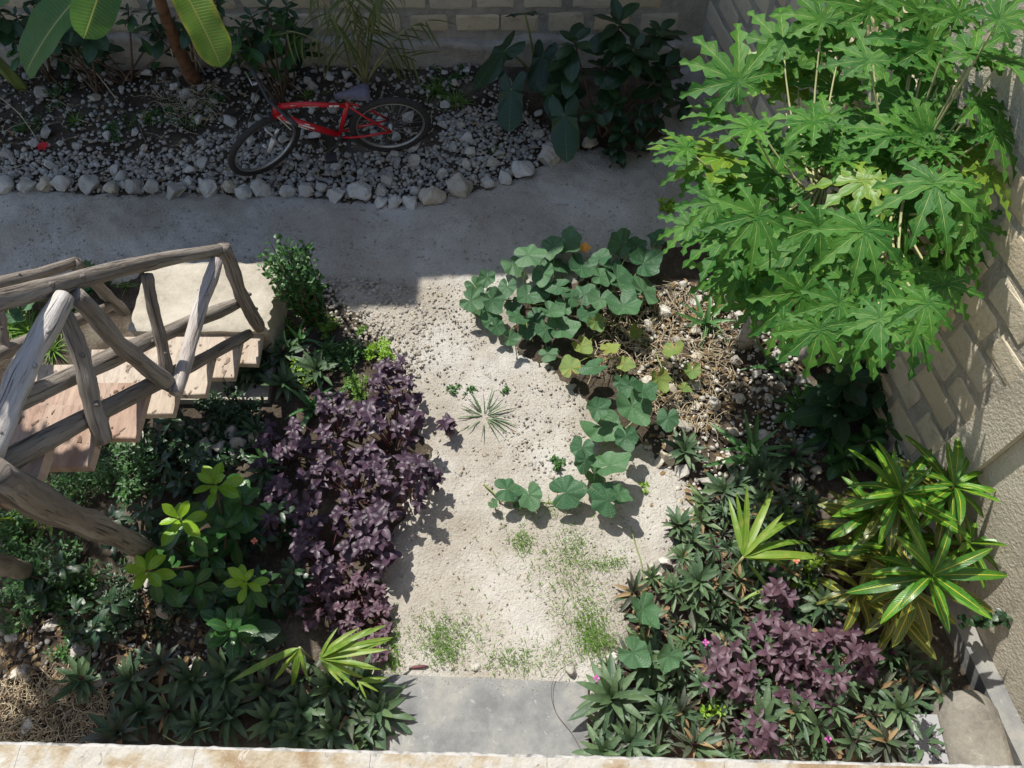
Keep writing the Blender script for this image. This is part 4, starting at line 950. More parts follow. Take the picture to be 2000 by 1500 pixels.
for px, py, lab in [(560, 700, 'shaded oyster plant tucked under the upper aloe'), (620, 735, 'striped looking oyster plant between the two left aloes'), (520, 700, 'pale edged oyster plant against the landing wall'), (500, 740, 'oyster plant with a row of light leaves by the landing wall'), (560, 760, 'oyster plant left of the lower aloe'),
                    (1335, 890, 'single dull green oyster plant beside the lowest squash leaves'), (1480, 930, 'oyster plant in shade below the dark aloe'), (1540, 900, 'dim oyster plant under the papaya shade'), (505, 850, 'oyster plant left of the purple shrubs'), (520, 930, 'oyster plant at the foot of the purple shrubs, left side')]:
    rosette('oyster_plant', lab, 'plant', px, py, RHO, 20, rg.uniform(.8, 1.1), None, (1.4, .2), None, .08, 1)
# aloes
for px, py, s, n, lab, el in [(1375, 640, 1.0, 10, 'toothed aloe in the sun just right of the yellowing squash leaves', (1.3, .25)), (1465, 890, 1.15, 11, 'large aloe among white stones, left one of the shaded pair', (1.35, .2)), (1615, 850, 1.25, 11, 'dark aloe sprawling in the papaya shade, right one of the pair', (1.3, .12)),
                              (585, 668, .85, 9, 'upper toothed aloe beside the stone landing', (1.3, .2)), (612, 800, 1.05, 9, 'lower toothed aloe at the top of the purple shrubs', (1.2, .3)), (1505, 720, .9, 8, 'thin aloe in shade under the papaya leaves', (1.2, .2)),
                              (1610, 1215, .7, 8, 'small bright aloe between the rosy shrub and the croton', (1.2, .25)), (1740, 1300, 1.0, 10, 'broad dark aloe in deep shade below the croton', (1.2, .15)), (520, 905, .9, 8, 'aloe half hidden left of the purple shrubs', (1.2, .3)), (640, 690, .6, 8, 'little aloe under the leafy upright shrub', (1.2, .3))]:
    rosette('aloe', lab, 'aloe', px, py, ALO, n, s, None, el, None, .03, 3)
# lime coloured sprouts
for px, py, s, n, lab in [(1362, 985, .62, 7, 'lime green leafy sprout next to a white stone'), (1700, 1390, .0, 0, '')]:
    if n: rosette('lime_sprout', lab, 'plant', px, py, FRN, n, s, None, (1.45, .7), None, .03, 4)
def fan(label, px, py, h, fronds, meshes, seed, s0=1.0, stem='stem_pale'):
    rg = random.Random(seed); p = at(px, py, h); g = Vector((p.x, p.y, gz(p.x, p.y))); t = thing('young_palm', label, 'palm', g)
    tubes('stem', t, [(bend(g, p, 4), .008)], stem, 6)
    for (tx, ty, dz) in fronds:
        q = at(tx, ty, h + dz); d = q - p; L = d.length; az = math.atan2(d.y, d.x); el = math.asin(max(-1, min(1, d.z / L)))
        put('leaflet', meshes[rg.randrange(3)], t, p, az, el + .12, rg.uniform(-.4, .4), L / .26, L / .26 * s0)
    return t
fan('yellow green palm fan with six long straps, in front of the croton', 1452, 1088, .38, [(1420, 968, .1), (1461, 945, .12), (1510, 945, .12), (1562, 968, .08), (1625, 1075, .05), (1545, 1098, 0), (1530, 1000, .15), (1440, 960, .06), (1590, 1020, .06), (1590, 1090, .0)], FRN, 61, .8)
fan('lower leaflets of a yellow palm among the oyster plants, beneath the palm fan', 1500, 1150, .2, [(1460, 1095, .05), (1510, 1200, 0), (1450, 1165, 0)], FRN, 62)
fan('bright palm frond with sunlit straps reaching over the left corner of the step', 625, 1285, .36, [(752, 1212, .05), (765, 1238, .06), (758, 1268, .03), (735, 1300, 0), (700, 1345, -.05), (690, 1215, .1), (640, 1320, .02), (745, 1310, -.08), (690, 1250, .1), (720, 1225, .1), (765, 1255, .0), (720, 1335, -.05), (670, 1340, 0), (650, 1225, .1)], FRN, 63, .8)
fan('darker drooping palm straps left of the bright frond', 585, 1265, .34, [(530, 1340, -.1), (560, 1350, -.1), (575, 1365, -.12), (600, 1340, -.08), (480, 1300, -.05), (450, 1330, -.1), (520, 1290, 0), (545, 1310, -.05)], FRN, 64, .85)
fan('small palm tuft at the left edge of the step, just below the bright frond', 700, 1330, .25, [(760, 1318, 0), (755, 1335, 0), (740, 1350, 0), (715, 1365, 0)], FRN, 65)

# glossy green shrubs with bright whorls
def whorls(label, heads, meshes, seed, spread=.0, leafn=9, s=1.0, name='shrub', under=None, stemmat='stem_brown', group=None, el=(1.1, .0)):
    rg = random.Random(seed); P = [at(a, b, z) for a, b, z, *_ in heads]; cx = sum(p.x for p in P) / len(P); cy = sum(p.y for p in P) / len(P); g = Vector((cx, cy, 0))
    t = thing(name, label, 'shrub', g, group)
    for p, hd_ in zip(P, heads):
        k = hd_[3] if len(hd_) > 3 else 1.0
        mb = MB(); tube(mb, bend(Vector((rg.uniform(-.05, .05), rg.uniform(-.05, .05), 0)), p - g, 5, (0, 0, -.03)), [.013, .011, .009, .008, .007, .006], 6); add('branch', mb.mesh('branch', M[stemmat]), t)
        a0 = rg.uniform(0, 6.28)
        for i in range(leafn):
            q = i / (leafn - 1); put('leaf', meshes[rg.randrange(len(meshes))], t, p - Vector((0, 0, .06 * q)), a0 + 2.4 * i + rg.uniform(-.2, .2), el[0] + (el[1] - el[0]) * q + rg.uniform(-.2, .2), rg.uniform(-.35, .35), s * k * rg.uniform(.68, 1.14) * (.7 + .3 * q))
        if under:
            for i in range(under[1]):
                put('leaf', under[0][rg.randrange(len(under[0]))], t, p - Vector((0, 0, .08 + .2 * i / under[1])) , rg.uniform(0, 6.28), rg.uniform(-.4, .3), rg.uniform(-.4, .4), s * k * rg.uniform(.9, 1.15))
    return t
whorls('glossy shrub with four bright yellow green leaf whorls, left of the purple shrubs', [(348, 1012, .55, 1.0), (418, 945, .52, .95), (285, 1115, .45, .9), (478, 1135, .42, .85)], LIM, 71, s=1.12, under=(GRL, 9))
whorls('dark glossy shrub between the bright whorls and the purple shrubs', [(440, 1030, .35), (400, 1080, .32), (470, 980, .35), (380, 1140, .3), (450, 1230, .3), (330, 1060, .25)], GRL, 72, s=.95, under=(GRL + BIG[:1], 6))
whorls('low green whorl above the rubble in the lower left', [(440, 1215, .28), (470, 1250, .22)], GRL, 73, s=1.0, under=(GRL, 4))
# crotons with yellow veins
whorls('yellow veined croton, the larger clump of long striped leaves by the right wall', [(1762, 962, .85, 1.0), (1865, 948, .85, .95), (1822, 1122, .80, 1.08), (1705, 1000, .62, .8), (1895, 1060, .6, .8), (1745, 1070, .6, .85)], CRN, 81, s=.95, leafn=18, under=(CRO, 15), name='croton', el=(1.0, -.15))
whorls('lower croton growth with golden mottled leaves, left flank of the striped clump', [(1690, 1010, .5), (1680, 1150, .45), (1720, 1090, .5), (1760, 1190, .45)], CRO, 82, s=.85, leafn=10, under=(CRO, 5), name='croton', el=(.8, -.2))
# big leaved dark shrubs against the back wall
whorls('broad leaved dark shrub with paddle shaped leaves right of the palm, against the back wall', [(1122, 80, .9, 1.1), (1240, 95, .9, 1.05), (1210, 40, 1.0, 1.1), (1290, 60, .9), (1180, 130, .7), (1300, 130, .7), (1100, 150, .6, .9)], BIG, 91, s=.95, leafn=9, under=(BIG, 5), el=(.9, -.4))
whorls('low dark shrub with rounded leaves hanging over the path below the paddle leaved one', [(1200, 200, .5), (1250, 215, .45), (1160, 215, .45), (1290, 180, .4), (1215, 255, .3), (1340, 170, .3), (1200, 280, .2, .7), (1255, 265, .2, .7)], BIG, 92, s=.6, leafn=9, under=(BIG, 5), el=(.9, -.4))
whorls('large leaved plant with dark shiny leaves in the shade under the papayas', [(1660, 735, .45), (1690, 700, .5), (1640, 790, .3), (1720, 760, .35)], BIG, 93, s=1.05, leafn=7, under=(BIG, 4), el=(.6, -.2))
whorls('dark leafy clump filling the shade at the foot of the block wall', [(1740, 830, .25), (1700, 860, .2), (1760, 890, .2), (1560, 780, .2), (1600, 760, .25), (1650, 890, .15)], GRL, 94, s=.9, leafn=9, under=(GRL, 5), el=(.8, 0))
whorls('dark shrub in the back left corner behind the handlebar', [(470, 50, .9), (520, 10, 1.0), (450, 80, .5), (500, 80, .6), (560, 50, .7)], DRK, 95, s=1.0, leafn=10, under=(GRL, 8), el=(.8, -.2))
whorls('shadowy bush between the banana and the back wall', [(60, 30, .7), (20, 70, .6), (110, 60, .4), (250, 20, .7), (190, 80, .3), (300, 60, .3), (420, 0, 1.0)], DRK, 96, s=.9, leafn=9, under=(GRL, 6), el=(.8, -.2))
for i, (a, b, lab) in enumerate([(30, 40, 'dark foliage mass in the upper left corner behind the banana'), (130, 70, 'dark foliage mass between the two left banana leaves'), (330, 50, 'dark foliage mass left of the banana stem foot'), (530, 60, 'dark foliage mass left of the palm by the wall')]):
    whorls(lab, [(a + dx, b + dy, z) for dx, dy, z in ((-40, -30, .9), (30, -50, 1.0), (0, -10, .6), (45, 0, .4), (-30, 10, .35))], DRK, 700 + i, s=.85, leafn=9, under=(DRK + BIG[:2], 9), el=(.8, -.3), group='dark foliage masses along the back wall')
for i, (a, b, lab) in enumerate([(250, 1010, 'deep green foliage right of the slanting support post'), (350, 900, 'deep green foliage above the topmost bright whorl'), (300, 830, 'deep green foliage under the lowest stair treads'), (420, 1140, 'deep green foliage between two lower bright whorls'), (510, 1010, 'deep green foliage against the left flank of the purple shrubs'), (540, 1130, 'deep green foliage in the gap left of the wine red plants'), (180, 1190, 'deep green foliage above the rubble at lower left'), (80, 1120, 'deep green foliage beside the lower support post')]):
    whorls(lab, [(a + dx, b + dy, z) for dx, dy, z in ((-35, 0, .25), (30, -15, .3), (0, 35, .2), (40, 30, .15), (-35, 45, .12))], DRK, 720 + i, s=.8, leafn=8, under=(DRK, 7), el=(.8, -.2), group='deep green foliage under the stairs, darkened for shade')  # darkest leaves chosen so their colour carries the shade of the stairs
# elephant ear
ee = thing('elephant_ear', 'elephant ear plant with big arrow shaped leaves at the end of the rubble bed', 'plant', on(1050, 165))
for px, py, z, r, az in [(1102, 225, .45, 78, -1.5), (998, 175, .45, 72, -1.65), (985, 100, .6, 80, -2.6), (1025, 25, .9, 75, 1.9), (1060, 110, .5, 62, -1.9), (1075, 175, .35, 60, -1.2)]:
    p = at(px, py, z); dist = (CAMZ - z) / -ray(px, py).z; mb = MB(); tube(mb, bend(Vector((0, 0, 0)), p - ee.location, 6, (0, 0, .06)), [.014, .012, .011, .01, .009, .008, .007], 7); add('petiole', mb.mesh('petiole', M['stem_green']), ee)
    put('leaf', ARW[int(px) % 3], ee, p, az, -.55, .1, r / FPX * dist * .78)
# palm near the back wall
pm = thing('palm', 'young yellowish palm fanning up against the back wall behind the saddle', 'palm', on(715, 165)); rgp = random.Random(5)
for k, (tx, ty, tz) in enumerate([(600, -40, 1.2), (650, -60, 1.4), (700, -80, 1.5), (760, -60, 1.4), (560, 60, .9), (830, 40, .8), (640, 30, 1.1), (740, -20, 1.3), (680, -20, 1.3), (800, 110, .4)]):
    q = at(tx, ty, tz); pts = bend(pm.location, q, 10, (0, 0, .12)); mb = MB(); tube(mb, [p - pm.location for p in pts], [.012 - .0009 * i for i in range(11)], 6); fr_ = add('frond', mb.mesh('frond', M['stem_pale']), pm)
    for i in range(4, 11):
        p = pts[i]; d = (pts[i] - pts[i - 1]).normalized(); az = math.atan2(d.y, d.x)
        for s in (-1, 1): add('leaflet', PLM[rgp.randrange(3)], fr_, frame(p - pm.location, az + s * rgp.uniform(.5, .9), rgp.uniform(-.5, .2), rgp.uniform(-.5, .5), rgp.uniform(.65, 1.0)))
# bananas
def blade(name, L, W, mat, droop, seed, t0=0.0):
    return leafm(name, L, W, lambda t: min(1, ((t + .02) * 5)) ** .6 * (1 - max(0, (t - .7) / .3) ** 2.2) ** .5 if t < 1 else .0, mat, 26, 5, .28, droop, .06, seed=seed)
ban = thing('banana_plant', 'banana plant with brown stem and broad hanging leaves in the upper left', 'banana plant', on(381, 158))
top = at(300, -40, 1.3); mb = MB(); tube(mb, bend(Vector((0, 0, -.03)), top - ban.location, 9, (-.03, 0, 0)), [.075, .065, .058, .054, .05, .048, .045, .043, .04, .036], 12, bump=.12); add('stem', mb.mesh('stem', M['btrunk']), ban)
mb = MB()
for k in range(10):
    z = .25 + k * .09; a = rg.uniform(0, 6.28); p = (top - ban.location) * (z / 1.5); tube(mb, [p + Vector((.05 * math.cos(a), .05 * math.sin(a), 0)), p + Vector((.08 * math.cos(a), .08 * math.sin(a), .05)), p + Vector((.1 * math.cos(a), .1 * math.sin(a), -.09))], [.012, .009, .003], 5)
add('dry_sheath', mb.mesh('dry_sheath', M['dry']), ban, kind='stuff')
def bleaf(base, tip, w_, mat, seed, roll=0, droop=.4):
    p, q = base, tip; d = q - p; L = d.length; me = blade('leaf', L, w_, M[mat], droop, seed)
    az, el = math.atan2(d.y, d.x), math.asin(d.z / L) + droop * .5; F0 = frame(p, az, el).to_3x3(); T = (Vector((0, 0, CAMZ)) - p).normalized() + Vector((0, 0, .8)); roll += math.atan2(-T.dot(F0.col[1]), T.dot(F0.col[2]))
    lf = put('leaf', me, ban, p, az, el, roll)
    mb = MB(); tube(mb, bend(top, p, 5, (0, 0, .1)), .014, 6); mb.v = [tuple(Vector(v) - ban.location) for v in mb.v]; add('petiole', mb.mesh('petiole', M['stem_green']), ban); return lf
bleaf(at(175, -30, 1.75), at(55, 158, 1.2), .15, 'banana', 1, .25, .35)
bleaf(at(345, -45, 2.1), at(438, 130, 1.72), .105, 'banana_y', 2, -.3, .35)
bleaf(at(232, -130, 2.5), at(205, 95, 2.1), .10, 'banana', 3, -.35, .5)
bleaf(at(110, -90, 1.8), at(-70, 60, 1.4), .14, 'banana', 4, .2)
b2 = thing('banana_sucker', 'small yellow stemmed banana shoot at the left edge of the photo', 'banana plant', on(38, 172))
mb = MB()
for k in range(4): tube(mb, bend((k * .02, 0, 0), (-.25 - .06 * k, .1 * k, .7), 5, (0, 0, .05)), [.028, .026, .022, .018, .014, .01], 8)
add('stem', mb.mesh('stem', M['stem_green']), b2)

# ------------------------------------------------------------------ purple shrubs
def purple(label, px, py, rad, h, nst, meshes, seed, s=1.0, group=None, name='purple_shrub'):
    rg = random.Random(seed); c = on(px, py); t = thing(name, label, 'shrub', c, group); paths = []
    for k in range(nst):
        a = rg.uniform(0, 6.28); q = math.sqrt(rg.random()) ; tip = Vector((rad * 1.08 * q * math.cos(a), rad * 1.08 * q * math.sin(a), h * (1.1 - .6 * q * q) * rg.uniform(.55, 1.15)))
        base = Vector((tip.x * .25, tip.y * .25, 0)); pts = bend(base, tip, 6, (tip.x * .12, tip.y * .12, .03)); paths.append(([p + c for p in pts], [.005, .0045, .004, .0035, .003, .003, .0025]))
        ta = rg.uniform(0, 6.28)
        for i in range(4):
            put('leaf', meshes[rg.randrange(len(meshes))], t, c + tip, ta + 1.571 * i + rg.uniform(-.2, .2), rg.uniform(.1, .75), rg.uniform(-.3, .3), s * rg.uniform(.7, 1.15))
        for j in (5, 4):
            aa = ta + j * 1.571
            for e in (0, math.pi): put('leaf', meshes[rg.randrange(len(meshes))], t, c + pts[j], aa + e + rg.uniform(-.3, .3), rg.uniform(-.3, .35), rg.uniform(-.4, .4), s * rg.uniform(.8, 1.2))
    tubes('stems', t, paths, 'stem_purple', 5, 'stuff'); return t
for i, (px, py, rad, h, nst, lab) in enumerate([(782, 765, .17, .42, 16, 'topmost of the dark purple shrubs, beside the squash side of the path'), (770, 850, .24, .45, 24, 'purple shrub reaching furthest onto the path in its upper half'), (650, 835, .24, .38, 24, 'purple shrub below the lower aloe, mixed with green blades'),
                                               (560, 880, .20, .32, 16, 'purple shrub at the left end, next to the oyster plants'), (800, 960, .20, .42, 20, 'purple shrub casting leafy shadows onto the sand'), (690, 950, .24, .42, 24, 'dense purple shrub in the middle of the clump'),
                                               (585, 990, .20, .36, 16, 'purple shrub beside the dark glossy shrub'), (720, 1050, .22, .36, 22, 'purple shrub low in the clump with paler mauve leaves'), (640, 1075, .20, .38, 18, 'purple shrub nearest the green whorl, lower left of the clump'),
                                               (880, 830, .05, .2, 3, 'tiny purple sprig standing alone on the sand')]):
    purple(lab, px, py + 22, rad, h, nst, PUR, 300 + i, rg.uniform(.85, 1.1), 'dark purple shrubs along the left of the path')
for i, (px, py, rad, h, nst, lab) in enumerate([(700, 1150, .20, .2, 30, 'low wine red plant below the purple shrubs'), (640, 1180, .18, .16, 24, 'low wine red plant in the shade left of the path'), (720, 1215, .14, .15, 18, 'low wine red plant by the bright palm frond'), (745, 1290, .06, .1, 6, 'wine red tuft at the corner of the step')]):
    purple(lab, px, py, rad, h, nst, ROS, 330 + i, .52, 'low wine red plants at the path edge', 'wine_red_plant')
for i, (px, py, rad, h, nst, lab) in enumerate([(1505, 1250, .13, .36, 10, 'rosy purple shrub with the bluish tallest head, right bed'), (1410, 1310, .14, .3, 11, 'rosy purple shrub at the left of the right hand bed'), (1545, 1310, .14, .28, 10, 'rosy purple shrub in the middle of the right hand bed'), (1625, 1280, .12, .36, 10, 'rosy purple shrub nearest the croton'),
                                               (1590, 1350, .12, .26, 9, 'rosy purple shrub next to the deep shade'), (1470, 1425, .10, .26, 6, 'lowest rosy purple shrub, near the balcony edge'), (1500, 1165, .07, .3, 4, 'purple sprig under the palm fan')]):
    purple(lab, px, py + 15, rad * 1.1, h, int(nst * 2.2), ROS, 340 + i, .78, 'rosy purple shrubs in the right hand bed')

# ------------------------------------------------------------------ small leaved foliage joined per plant
def foliage(root, name, mat, pts, size, asp=.45, seed=0, el=(-.3, .9), fold=True, kind='stuff'):
    rg = random.Random(seed); mb = MB(); o = root.location if root is not None else Vector((0, 0, 0))
    for p in pts:
        s = size * rg.uniform(.65, 1.25); Mx = frame(Vector(p) - o, rg.uniform(0, 6.28), rg.uniform(*el), rg.uniform(-.5, .5), s)
        w_ = asp * .5
        vs = [(0, 0, 0), (.35, -w_, .08), (.35, 0, 0), (.35, w_, .08), (.7, -w_ * .75, .04), (.7, 0, -.03), (.7, w_ * .75, .04), (1, 0, -.1)]
        mb.add([tuple(Mx @ Vector(v)) for v in vs], [(0, 1, 2), (0, 2, 3), (1, 4, 5, 2), (2, 5, 6, 3), (4, 7, 5), (5, 7, 6)], [(v[0], .5 + v[1] / (2 * w_)) for v in vs])
    return add(name, mb.mesh(name, mat), root, kind=kind)
# unseen tree added outside the left edge, crown shaped to shade the corner bed
st_ = thing('added_shade_tree', 'slender leafy tree added unseen outside the left edge to shade the corner bed', 'tree', (-4.4, 2.5, 0)); mb = MB()
tube(mb, bend((0, 0, -.05), (.6, 0, 3.9), 10, (-.08, .05, 0)), [.10 - .006 * i for i in range(11)], 12, bump=.06)
for k in range(9): a = k * .7; tube(mb, bend((.52, 0, 3.3 + .05 * k), (.9 + .8 * math.cos(a), -.2 + .5 * math.sin(a), 4.05 + .03 * k), 5, (0, 0, .08)), [.03, .025, .02, .016, .012, .008], 7)
add('trunk', mb.mesh('trunk', M['trunk']), st_); rg = random.Random(31); pts = []
while len(pts) < 5200:
    x, y, z = rg.uniform(-1, 1), rg.uniform(-1, 1), rg.uniform(-1, 1)
    if x * x + y * y + z * z < 1 and not abs(x + .48 + .1 * y) < .05: pts.append(Vector((-3.42 + x * 1.08, 2.2 + y * .60, 4.0 + z * .3)))
for k in range(1100):
    a = rg.uniform(0, 6.28); q = math.sqrt(rg.random()); pts.append(Vector((-4.75 + .85 * q * math.cos(a), 3.8 + .75 * q * math.sin(a), 4.1 + rg.uniform(-.3, .3))))
foliage(st_, 'crown', M['green'], pts, .10, .5, 77, (-.5, .7))
# upright leafy shrub by the landing
us = thing('leafy_shrub', 'upright bright green small leaved shrub between the landing and the path', 'shrub', on(618, 628)); rg = random.Random(12); paths = []; pts = []
for k in range(34):
    a = rg.uniform(0, 6.28); q = math.sqrt(rg.random()) * .20; tip = Vector((q * math.cos(a) - .04, q * math.sin(a) * .8 + .02, rg.uniform(.5, .92) * (1.1 - 1.3 * q)))
    b = us.location + Vector((tip.x * .3, tip.y * .3, 0)); tp = us.location + tip; pp = bend(b, tp, 8); paths.append((pp, [.006 - .0005 * i for i in range(9)]))
    for i in range(46): t_ = rg.random() ** .8; c = b.lerp(tp, t_); pts.append(c + Vector((rg.gauss(0, .014), rg.gauss(0, .014), rg.gauss(0, .01))))
tubes('stems', us, paths, 'stem_brown', 5, 'stuff'); foliage(us, 'foliage', M['green'], pts, .04, .6, 1, (.0, 1.1))
def lowplant(name, label, cat, px, py, rad, h, n, size, mat, seed, asp=.45, group=None, el=(-.2, 1.0)):
    rg = random.Random(seed); c = on(px, py); t = thing(name, label, cat, c, group); pts = []; paths = []
    for k in range(max(5, n // 25)):
        a = rg.uniform(0, 6.28); q = math.sqrt(rg.random()) * rad; tip = c + Vector((q * math.cos(a), q * math.sin(a), h * rg.uniform(.5, 1.1) * (1.1 - .6 * q / rad)))
        b = c + Vector((q * .4 * math.cos(a), q * .4 * math.sin(a), 0)); paths.append((bend(b, tip, 4), [.003, .0028, .0025, .002, .0015]))
        for i in range(25): p = b.lerp(tip, rg.random() ** .6); pts.append(p + Vector((rg.gauss(0, rad * .09), rg.gauss(0, rad * .09), rg.gauss(0, .012))))
    tubes('stems', t, paths, 'stem_green', 4, 'stuff'); foliage(t, 'foliage', mat, pts, size, asp, seed, el); return t
for i, (px, py, rad, h, n, sz, mt, lab, nm) in enumerate([
    (650, 700, .16, .10, 500, .022, 'green', 'soft green weedy patch in the shadow of the upright shrub', 'weed'), (745, 690, .12, .10, 420, .024, 'lime', 'bright feathery weed at the edge of the gravel, above the purple shrubs', 'weed'),
    (700, 760, .12, .10, 420, .024, 'grass', 'yellow green weed between the aloe and the purple shrubs', 'weed'), (715, 655, .06, .06, 150, .02, 'grass', 'small bright weed among the path edge gravel', 'weed'),
    (590, 735, .12, .14, 320, .03, 'lime', 'bright fern like weed between the two left aloes', 'weed'), (690, 700, .13, .12, 420, .026, 'green', 'fresh green weed right of the little aloe', 'weed'), (640, 650, .12, .10, 300, .024, 'grass', 'bright low weed right under the upright shrub', 'weed'), (555, 690, .10, .16, 240, .035, 'green', 'leafy weed beside the upper aloe and the landing corner', 'weed'),
    (560, 640, .10, .08, 200, .02, 'grass', 'thin grass at the foot of the upright shrub', 'weed'),
    (885, 760, .05, .05, 70, .024, 'green', 'leftmost of three little seedlings on the sand', 'seedling'), (920, 772, .05, .05, 70, .024, 'green', 'middle one of three little seedlings on the sand, above the grass tuft', 'seedling'), (990, 770, .035, .05, 50, .022, 'green', 'rightmost of three little seedlings on the sand', 'seedling'),
    (1085, 910, .06, .09, 90, .034, 'green', 'small leafy seedling left of the middle squash leaves', 'seedling'), (1255, 955, .04, .04, 40, .02, 'lime', 'tiny lime weed beside the lowest big squash leaf', 'seedling'),
    (1300, 420, .10, .15, 120, .04, 'lime', 'pale weed at the path edge left of the papaya leaves', 'weed'),
    (1570, 1130, .14, .25, 260, .03, 'lime', 'wispy light green weed in front of the golden croton leaves', 'weed'), (1560, 1020, .12, .3, 200, .028, 'grass', 'wiry seedy weed with curling tips behind the palm fan', 'weed'),
    (1380, 1380, .08, .2, 120, .035, 'lime', 'light green weed rising through the oyster plants', 'weed'),
    (185, 560, .12, .2, 60, .09, 'green', 'broad leaved weed behind the stair post, one leaf bright', 'weed')]):
    lowplant(nm, lab, 'weed' if nm == 'weed' else 'seedling', px, py, rad, h, n, sz, M[mt], 400 + i)
# dark small leaved undergrowth below the stairs
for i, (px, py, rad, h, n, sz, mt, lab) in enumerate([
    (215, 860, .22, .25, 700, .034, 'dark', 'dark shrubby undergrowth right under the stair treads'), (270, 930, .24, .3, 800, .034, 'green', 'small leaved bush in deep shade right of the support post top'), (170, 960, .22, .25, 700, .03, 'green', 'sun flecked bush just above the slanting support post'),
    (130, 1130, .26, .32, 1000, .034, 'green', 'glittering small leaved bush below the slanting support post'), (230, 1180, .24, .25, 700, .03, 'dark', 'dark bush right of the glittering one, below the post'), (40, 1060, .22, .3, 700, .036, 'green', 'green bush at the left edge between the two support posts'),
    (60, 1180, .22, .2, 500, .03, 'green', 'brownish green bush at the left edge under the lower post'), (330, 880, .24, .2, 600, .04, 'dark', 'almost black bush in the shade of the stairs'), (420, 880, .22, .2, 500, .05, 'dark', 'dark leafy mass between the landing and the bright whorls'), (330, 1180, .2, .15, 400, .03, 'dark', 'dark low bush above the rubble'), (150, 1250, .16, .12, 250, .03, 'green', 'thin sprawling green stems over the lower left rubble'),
    (430, 800, .16, .22, 300, .04, 'dark', 'purplish dark bush in front of the stone landing base'), (490, 740, .15, .2, 380, .04, 'dark', 'dark bush hiding the right front corner of the landing'), (475, 820, .16, .25, 380, .045, 'dark', 'dark bush between the landing base and the purple shrubs')]):  # dark bushes added here to cover a sunlit strip by the landing
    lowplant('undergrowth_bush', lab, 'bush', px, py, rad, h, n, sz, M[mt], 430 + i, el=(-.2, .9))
for i, (px, py, s, lab) in enumerate([(105, 1000, 1.0, 'fern like tuft at the stair post'), (110, 900, .9, 'grassy tuft showing between the stair post and the bracket'), (40, 1020, 1.0, 'strappy tuft by the left edge under the stairs')]):
    rosette('tuft', lab, 'plant', px, py, [GRS[0], GRS[1], FRN[0]], 22, s, None, (1.3, .2), None, .05, 5)
# big dim leaf and creeper on the wall
lowplant('wall_creeper', 'round leaved creeper hanging on the right wall below the croton', 'creeper', 1915, 1215, .05, .05, 10, .04, M['dark'], 470)
cr = thing('creeper', 'thin dark creeper with rounded leaves across the foot of the right wall', 'creeper', on(1930, 1210)); cp = [at(1880, 1225, .25), at(1930, 1215, .35), at(1975, 1200, .45), at(2010, 1185, .55)]; tubes('stem', cr, [(cp, .003)], 'stem_green')
foliage(cr, 'foliage', M['dark'], [cp[i % 3].lerp(cp[i % 3 + 1], rg.random()) + Vector((rg.gauss(0, .015), rg.gauss(0, .015), rg.gauss(0, .015))) for i in range(60)], .05, .8, 3)
# grass tufts
GRW = [leafm('blade', .20, .0042, strap, M['rhoeo2'], 6, 1, .3, .3 + .4 * i, seed=i) for i in range(3)]
def tuft(label, px, py, n, s, group=None, el=(1.3, .05), ms=None):
    return rosette('grass_tuft', label, 'grass', px, py, ms or GRS, n, s, None, el, group, .0, 6, golden=2.4, jit=.3, r0=.01)
tuft('spidery pale grass tuft lying flat on the sand in the middle of the path', 948, 815, 80, 1.25, None, (.7, .02), GRW)
for i, (px, py, n, s, lab) in enumerate([(60, 650, 90, 1.5, 'thick sunlit grass behind the stair railing, lowest tuft'), (120, 620, 70, 1.4, 'sunlit grass tuft by the white brace'), (20, 640, 70, 1.4, 'sunlit grass at the left edge behind the railing'), (245, 560, 30, .7, 'bright grass at the edge of the landing'), (100, 680, 60, 1.3, 'long grass hanging over the stair treads'),
                                      (850, 180, 70, 1.2, 'dark bushy grass behind the rear bicycle wheel'), (890, 200, 60, 1.2, 'dark grass right of the rear bicycle wheel'), (965, 300, 40, .6, 'little grass tuft near the end of the edging row'), (600, 190, 50, .8, 'dim grass above the red bicycle frame'), (680, 200, 40, .7, 'dim grass under the saddle'), (380, 240, 60, .8, 'shaded grass left of the fallen front wheel'), (150, 240, 60, .8, 'shaded grass patch in the rubble, left side'), (290, 230, 50, .8, 'shaded grass patch between banana stem and edging row')]):
    tuft(lab, px, py, n, s)
for i, (px, py, rad, lab) in enumerate([(110, 190, .2, 'dim ground weeds below the left banana leaf'), (330, 225, .2, 'dim ground weeds right of the banana stem foot'), (60, 255, .16, 'dim ground weeds by the grey stick'), (420, 200, .14, 'dim ground weeds left of the handlebar'), (880, 150, .2, 'dim weeds along the wall foot right of the palm'), (240, 250, .2, 'dim ground weeds in the middle of the rubble bed')]):
    lowplant('weed', lab, 'weed', px, py, rad, .06, 260, .026, M['green'], 480 + i)
def weedpatch(name, cpx, n, spread, seed, size=.022, mat='grass'):
    rg = random.Random(seed); pts = []
    for k in range(n):
        px, py, sx_, sy_ = cpx[rg.randrange(len(cpx))]; p = on(rg.gauss(px, sx_), rg.gauss(py, sy_)); p.z += .024 + abs(rg.gauss(0, .012)); pts.append(p)
    foliage(None, name, M[mat], pts, size, .16, seed, (-.1, 1.2))
weedpatch('creeping_weeds', [(858, 1245, 22, 22), (870, 1275, 16, 16), (1155, 1240, 22, 26), (1150, 1215, 16, 20), (1120, 1070, 18, 22), (1185, 1105, 20, 8), (1020, 1060, 12, 12), (1170, 1260, 20, 14), (1155, 1250, 22, 22), (1100, 1120, 40, 30), (1140, 1200, 34, 40), (880, 1250, 34, 30)], 3000, 0, 91, .024)
